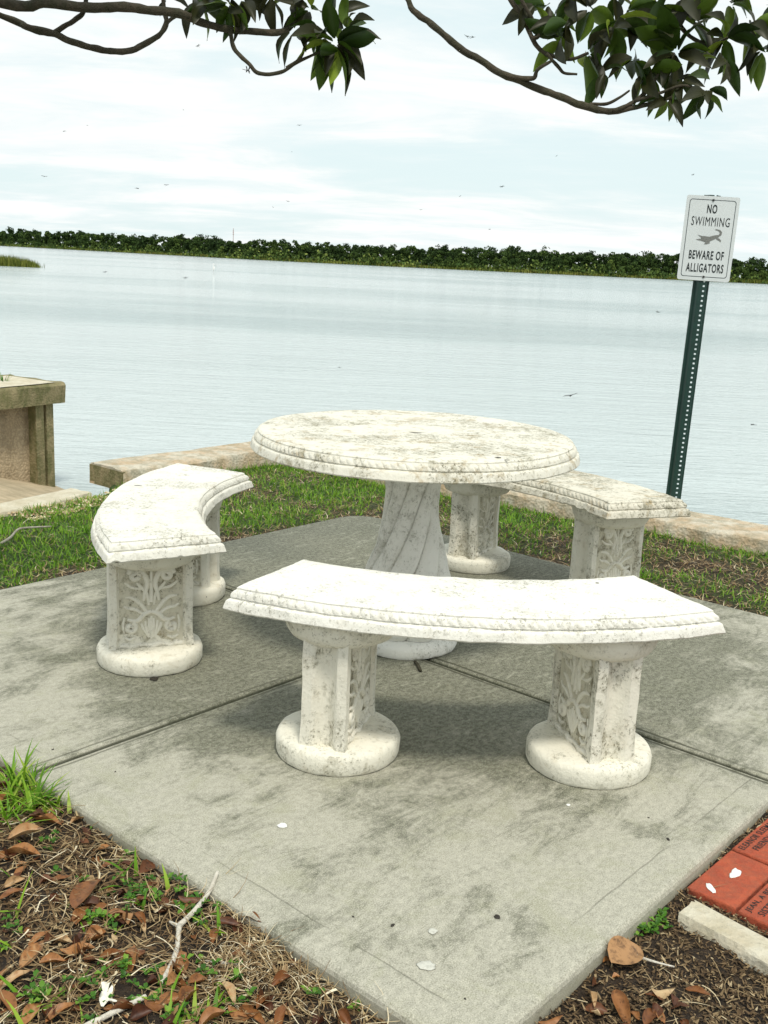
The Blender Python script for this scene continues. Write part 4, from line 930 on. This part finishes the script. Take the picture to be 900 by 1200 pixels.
def leafat(base, d, L, W, tint, roll):
    d = d.normalized(); s_ = d.cross(Vector((0,0,1)));  s_ = s_.normalized() if s_.length > .05 else Vector((1,0,0)); s_ = (Matrix.Rotation(roll, 3, d) @ s_); u_ = s_.cross(d)
    v_, f_ = leaf_geo(L, W, random.uniform(.02,.12), random.uniform(.1,.6), 7, tipc=random.uniform(-.2,.02))
    lf.add([tuple(base-mo+d*(x+L/2+.012)+s_*y_+u_*z_) for x, y_, z_ in v_], f_, [min(1,max(0,tint+random.uniform(-.08,.08)))]*len(v_))
def whorl(px, py, dep, cnt, Lpx=36, spread=1.0, bias=(0,0)):
    c = aty(px, py, dep)
    ax = Vector((random.uniform(-1,1)+bias[0]*1.2, random.uniform(-.7,.7), random.uniform(-.6,.6)-bias[1]*1.2)).normalized()
    for k in range(cnt):
        a = k*2.4+random.uniform(-.3,.3); e1 = ax.orthogonal().normalized(); e2 = ax.cross(e1)
        d = (e1*math.cos(a)+e2*math.sin(a))*spread+ax*random.uniform(.1,.9)+Vector((bias[0]*.35, 0, -bias[1]*.35-.12))
        L = Lpx*random.uniform(.75,1.35)*dep/CAM['f']; leafat(c-ax*.02*random.random(), d, L, L*random.uniform(.34,.46), random.betavariate(2,2.5), random.uniform(-1.4,1.4))
for (px, py, dep, cnt, L, bi) in ((236,2,3.75,6,34,(0,.7)),(268,6,3.75,8,36,(.1,.7)),(285,0,3.8,6,34,(.2,.5)),(318,-4,3.85,7,30,(0,.4)),(345,-2,3.85,6,30,(-.2,.5)),(196,-2,3.75,3,22,(.2,.3)),
    (362,10,3.8,6,32,(-.5,.3)),(378,42,3.72,8,36,(0,.2)),(392,50,3.7,10,42,(.5,.2)),(408,32,3.72,8,36,(.6,-.2)),(398,62,3.7,5,40,(.2,1.0)),(345,40,3.72,5,28,(-.3,.5)),(395,15,3.75,5,32,(.3,-.5)),
    (640,8,4.1,8,38,(0,.3)),(662,30,4.0,10,40,(-.2,.3)),(690,10,4.1,9,42,(.2,.3)),(655,45,4.0,6,36,(-.6,.2)),(690,62,4.0,9,38,(.1,.5)),(720,30,4.0,10,44,(.2,.3)),(738,15,4.1,8,44,(.3,.1)),(742,70,3.95,9,40,(.2,.7)),
    (760,85,3.95,8,40,(.1,.9)),(765,45,4.0,10,44,(.4,.2)),(792,60,3.95,12,46,(.2,.2)),(815,25,4.05,10,44,(.2,0)),(800,95,3.9,8,38,(0,.6)),(826,108,3.85,9,36,(.5,.6)),(780,118,3.9,6,30,(-.2,.6)),(850,45,4.0,10,42,(.4,.1)),(845,70,3.95,7,38,(0,.8)),
    (882,30,4.0,9,44,(.3,.2)),(895,60,4.0,7,40,(.4,.4)),(910,5,4.1,8,44,(0,.2)),(860,5,4.1,8,42,(0,0)),(770,5,4.1,8,42,(0,.2)),(800,-5,4.1,8,42,(0,.2)),(720,-5,4.15,7,40,(0,.2)),(670,-5,4.15,7,40,(0,.2)),(840,-10,4.2,8,42,(0,.1)),(627,5,4.05,5,34,(-.3,.4)),(710,85,3.95,5,34,(-.1,.8))):
    whorl(px, py, dep, cnt if px < 500 else cnt-1, L if px < 500 else L*.92, 1.0, bi)
lf.build('foliage', M_leaf, mag)

# ---------------------------------------------------------------- far shore
us = [-400,-100,0,150,300,450,620,795,900,1000,1300]; hz_ = lambda u: 285.1+.0473*u
ysh = {-400:266.5+2,-100:283.0,0:288,150:296.2,300:304.5,450:312,620:320,795:328,900:333.0,1000:338,1300:352.5}
dist_px = {u: max(2.2, ysh[u]-hz_(u)) for u in us}
def interp(u, tab):
    ks = sorted(tab); return float(np.interp(u, ks, [tab[k] for k in ks]))
def shore(u):
    d = interp(u, dist_px); return onz(u, hz_(u)+d, WATER)
SHR = [shore(u) for u in range(-400, 1301, 20)]
vs = [(p.x, p.y, -.40) for p in SHR]+[(p.x*5, p.y*5+500, -.35) for p in SHR]; nS = len(SHR)
MB().add(vs, [(i, i+1, nS+i+1, nS+i) for i in range(nS-1)], .5).build('far_shore', M_marsh)['kind'] = 'structure'
topy = {-400:243,-100:261,0:267.5,60:268.5,120:271,200:274.5,235:274,270:279,350:281.5,440:285,500:287,560:287.5,620:288,665:292,720:293,760:293,795:292,830:294,870:301,900:303,1000:309,1300:322}
def quads(C_, size, tint, flat=.0):
    n_ = len(C_); a = rng.normal(size=(n_,3)); a /= np.linalg.norm(a, axis=1)[:,None]; b = rng.normal(size=(n_,3)); b -= a*(a*b).sum(1)[:,None]; b /= np.linalg.norm(b, axis=1)[:,None]
    s_ = size[:,None]; P = np.stack([C_-a*s_-b*s_*.7, C_+a*s_-b*s_*.5, C_+a*s_*.8+b*s_, C_-a*s_*.9+b*s_*.8], 1).reshape(-1,3); q = (np.arange(n_)*4)[:,None]+np.array([[0,1,2,3]]); return P, q, np.repeat(tint, 4)
wood = []; pine_spots = []
u = -260.0
while u < 1180:
    for row in range(4):
        uu = u+rng.uniform(-6,6); sp_ = shore(uu); back = [6,16,30,46][row]+rng.uniform(-4,4); dirv = Vector((sp_.x, sp_.y, 0)).normalized(); p = sp_+dirv*back; D = p.length
        ty = interp(uu, topy)-1.3; ztop = aty(uu, ty, p.y).z; ht = (ztop+.4)*rng.uniform(.76,1.0)*(.82+.06*row)
        if row == 0: ht *= rng.uniform(.4,.8)
        ht = max(ht, 3.0); rad = ht*rng.uniform(.22,.34); nb = 6; tint0 = rng.uniform(.12,.62) if row else rng.uniform(.3,.8)
        cs = []
        for b in range(nb):
            a = rng.uniform(0,2*PI); rr = rad*rng.uniform(0,.9); zc_ = ht*rng.uniform(.3,.9); lr = rad*rng.uniform(.35,.65); m_ = 100
            g3 = rng.normal(size=(m_,3)); g3 /= np.linalg.norm(g3, axis=1)[:,None]; g3 *= lr*rng.uniform(.55,1,m_)[:,None]; g3[:,2] *= .7
            c_ = np.array([p.x+rr*math.cos(a), p.y+rr*math.sin(a), zc_]); cs.append(c_+g3)
        low = np.stack([p.x+rng.normal(0,rad*.8,70), p.y+rng.normal(0,rad*.8,70), rng.uniform(0,ht*.5,70)], -1); cs.append(low)
        c3 = np.concatenate(cs); c3[:,2] = np.maximum(np.minimum(c3[:,2], ht), .2)-.4
        wood.append(quads(c3, rng.uniform(.12,.34,len(c3))*D/480, np.clip(tint0+rng.normal(0,.10,len(c3)),0,1)))
    u += 5.5
rib_obj('far_wood', M_farleaf, wood, 'dark green wood lining the whole far shore of the lake', 'trees')
sh = []
for k in range(620):
    uu = rng.uniform(-260,1150); sp_ = shore(uu); dirv = Vector((sp_.x, sp_.y, 0)).normalized(); p = sp_+dirv*rng.uniform(1.5,7); h = rng.uniform(1.0,4.2)*(1.25 if uu > 850 else 1); m_ = 30
    if uu < 200 and rng.random() < .4: continue
    c3 = np.stack([p.x+rng.normal(0,h*.6,m_), p.y+rng.normal(0,h*.5,m_), np.abs(rng.normal(0,h*.42,m_))-.3], -1); sh.append(quads(c3, rng.uniform(.25,.55,m_), np.clip(rng.uniform(.45,.95)+rng.normal(0,.1,m_),0,1)))
rib_obj('shoreline_shrubs', M_farleaf, sh, 'lighter green shrubs along the foot of the far wood', 'shrubs')
rd = []
n_ = 26000; uu = rng.uniform(-300,1200,n_); PR = np.array([shore(a)[:] for a in np.arange(-400,1301,5)]); px_ = np.interp(uu, np.arange(-400,1301,5), PR[:,0]); py_ = np.interp(uu, np.arange(-400,1301,5), PR[:,1]); dn = np.hypot(px_,py_); bk = rng.uniform(0,5,n_)
P = np.stack([px_+px_/dn*bk, py_+py_/dn*bk, np.full(n_,-.45)], -1); nn3 = np.array([mn.noise(Vector((a*.02,3,0))) for a in uu])
rd.append(ribbons(P, rng.uniform(0,2*PI,n_), rng.uniform(1.1,1.5,n_), rng.uniform(.7,1.5,n_)*(1+.5*nn3)*np.where(uu>840,1.5,1.0), np.full(n_,.22), rng.uniform(0,.5,n_), np.clip(rng.uniform(.2,.9,n_)+nn3*.4,0,1), nseg=2))
rib_obj('far_reeds', M_reed, rd, 'yellow green reed fringe along the far waterline', 'reeds')
# reed islet at left
n_ = 7000; c0 = onz(38,313.5,WATER); c1_ = onz(-120,306,WATER); t = rng.uniform(0,1,n_)**.9; wd = 1.8*np.sqrt(np.clip(t*6,0,1)); P = np.stack([c0.x+(c1_.x-c0.x)*t+rng.normal(0,.3,n_), c0.y+(c1_.y-c0.y)*t+rng.uniform(0,1,n_)*wd*2, np.full(n_,WATER-.02)], -1)
hh = (.45+.55*np.clip(t*5,0,1)); isl = [ribbons(P, rng.uniform(0,2*PI,n_), rng.uniform(1.0,1.55,n_), rng.uniform(.6,1.05,n_)*hh, np.full(n_,.05), rng.uniform(0,.6,n_), rng.uniform(0,.75,n_), nseg=2)]
rib_obj('reed_islet', M_reed, isl, 'patch of green reeds standing in the lake at the left frame edge', 'reeds')
# individual tall pines that break the skyline
def pine(kind):
    root = bpy.data.objects.new('pine_tree', None); C.objects.link(root)
    h = 1.0; mb = MB(); tube(mb, [(0,0,0),(.01,0,.5),(.0,.01,.9)], [.016,.012,.006], 6); mb.build('trunk', M_bark, root)
    cs = []
    for b in range(9+kind*2):
        a = rng.uniform(0,2*PI); zc_ = rng.uniform(.62,.97); rr = (1.02-zc_)*.35*rng.uniform(.4,1)+.02; m_ = 26; g3 = rng.normal(size=(m_,3))*np.array([.07,.07,.03]); cs.append(np.array([rr*math.cos(a), rr*math.sin(a), zc_])+g3)
    c3 = np.concatenate(cs); o = rib_obj('crown', M_farleaf, [quads(c3, rng.uniform(.014,.03,len(c3)), np.clip(.15+rng.normal(0,.1,len(c3)),0,1))], None, None); del o['kind']; o.parent = root
    return root
protos = [pine(k) for k in range(3)]; used = [False]*3
pl_ = [(12,263),(40,266),(95,268),(132,270),(158,271.5),(212,272),(236,271.5),(243,272.5),(252,274),(330,279),(362,280.5),(405,283),(446,284),(512,284),(520,284.5),(545,286),(636,285.5),(600,286.5),(690,290.5),(752,291),(181,272.5),(70,268)]
for i, (u_, ty) in enumerate(pl_):
    k = i % 3; o = protos[k] if not used[k] else copy_tree(protos[k]); used[k] = True
    sp_ = shore(u_); dirv = Vector((sp_.x, sp_.y, 0)).normalized(); p = sp_+dirv*(20+5*(i % 4)); zt = aty(u_, ty+2.2, p.y).z+.4; o.location = (p.x, p.y, -.4); o.scale = (zt, zt, zt); o.rotation_euler = (0,0,i*1.3)
    tag(o, 'dark pine standing slightly above the skyline of the far wood', 'tree', 'pines rising above the far wood')
# mast
p = shore(273); p = p+Vector((p.x,p.y,0)).normalized()*60; zt = aty(273,267.5,p.y).z; mb = MB(); tube(mb, [(0,0,0),(0,0,zt+.4)], [.16,.12], 5); 
for k in range(3): box(mb, -.3,.3,-.08,.08, zt-1-k*.8, zt-.7-k*.8)
o = mb.build('radio_mast', M_mast, smooth=False); o.location = (p.x, p.y, -.4); tag(o, 'thin reddish radio mast above the far trees left of centre', 'mast')
# egret on the water
p = onz(250,320,WATER); mb = MB(); sc_ = 1.0
tube(mb, [(0,0,.2),(.02,0,.42),(.05,0,.6),(-.02,0,.72),(.0,0,.84),(.05,0,.88)], [.05,.11,.06,.03,.03,.035], 8); tube(mb, [(.05,0,.88),(.17,0,.86)], [.02,.004], 6); tube(mb, [(.0,.03,.0),(0,.03,.3)], .02, 5); tube(mb, [(.02,-.03,.0),(.02,-.03,.3)], .02, 5)
o = mb.build('egret', M_bird); o.location = (p.x, p.y, WATER-.05); tag(o, 'white egret standing in the shallow water far out at left centre', 'bird')

# ---------------------------------------------------------------- dragonflies in the air
def insect_mesh():
    mb = MB(); tube(mb, [(-.03,0,0),(-.012,0,.001),(0,0,.002),(.008,0,.002),(.014,0,.001)], [.0012,.0016,.003,.0035,.002], 6); lathe_pts = []
    for s in (-1, 1):
        for x0, sw in ((.004,.006),(-.003,-.006)):
            mb.add([(x0+.003,0,.004),(x0-.003,0,.004),(x0-.003+sw,s*.033,.007),(x0+.004+sw,s*.030,.007)], [(0,1,2,3)])
            mb.add([(x0+.003,0,.0034),(x0-.003,0,.0034),(x0-.003+sw,s*.033,.0064),(x0+.004+sw,s*.030,.0064)], [(3,2,1,0)])
    return mb
proto = insect_mesh().build('dragonfly', M_wing, smooth=False)
spots = [(290,83,3.6),(75,154,7),(102,147,11),(52,207,6.5),(161,221,6),(195,217,8),(351,147,7),(232,54,8),(215,129,13),(547,43,6),(554,44,6.5),(588,219,7),(652,183,9),(812,205,10),(493,246,9),(539,230,12),(574,269,10),(337,236,9),(320,243,12),(123,319,7),(217,326,8),(398,431,8),(771,366,7),(882,498,5),(669,464,2.6),(342,178,13)]
def region(u, v):
    if v < 100: a = 'just under the overhanging branches'
    elif v < 190: a = 'high in the pale sky'
    elif v < 275: a = 'in the sky just above the far trees'
    else: a = 'low over the lake water'
    b = 'on the far left' if u < 110 else 'left of the picture' if u < 300 else 'near the middle' if u < 560 else 'right of middle' if u < 760 else 'near the sign'
    return a+' '+b
for i, (u_, v_, d) in enumerate(spots):
    o = proto if i == 0 else proto.copy()
    if i: C.objects.link(o)
    o.location = aty(u_, v_, d); o.rotation_euler = (random.uniform(-.4,.4), random.uniform(-.5,.5), random.uniform(0,6.28)); s_ = .55 if d < 3 else random.uniform(.45,.65); o.scale = (s_,)*3
    tag(o, ('nearest and largest dragonfly, hovering over the water right of the table' if d < 3 else 'small dark dragonfly '+region(u_, v_)), 'insect', 'dragonflies in the air over the lake')
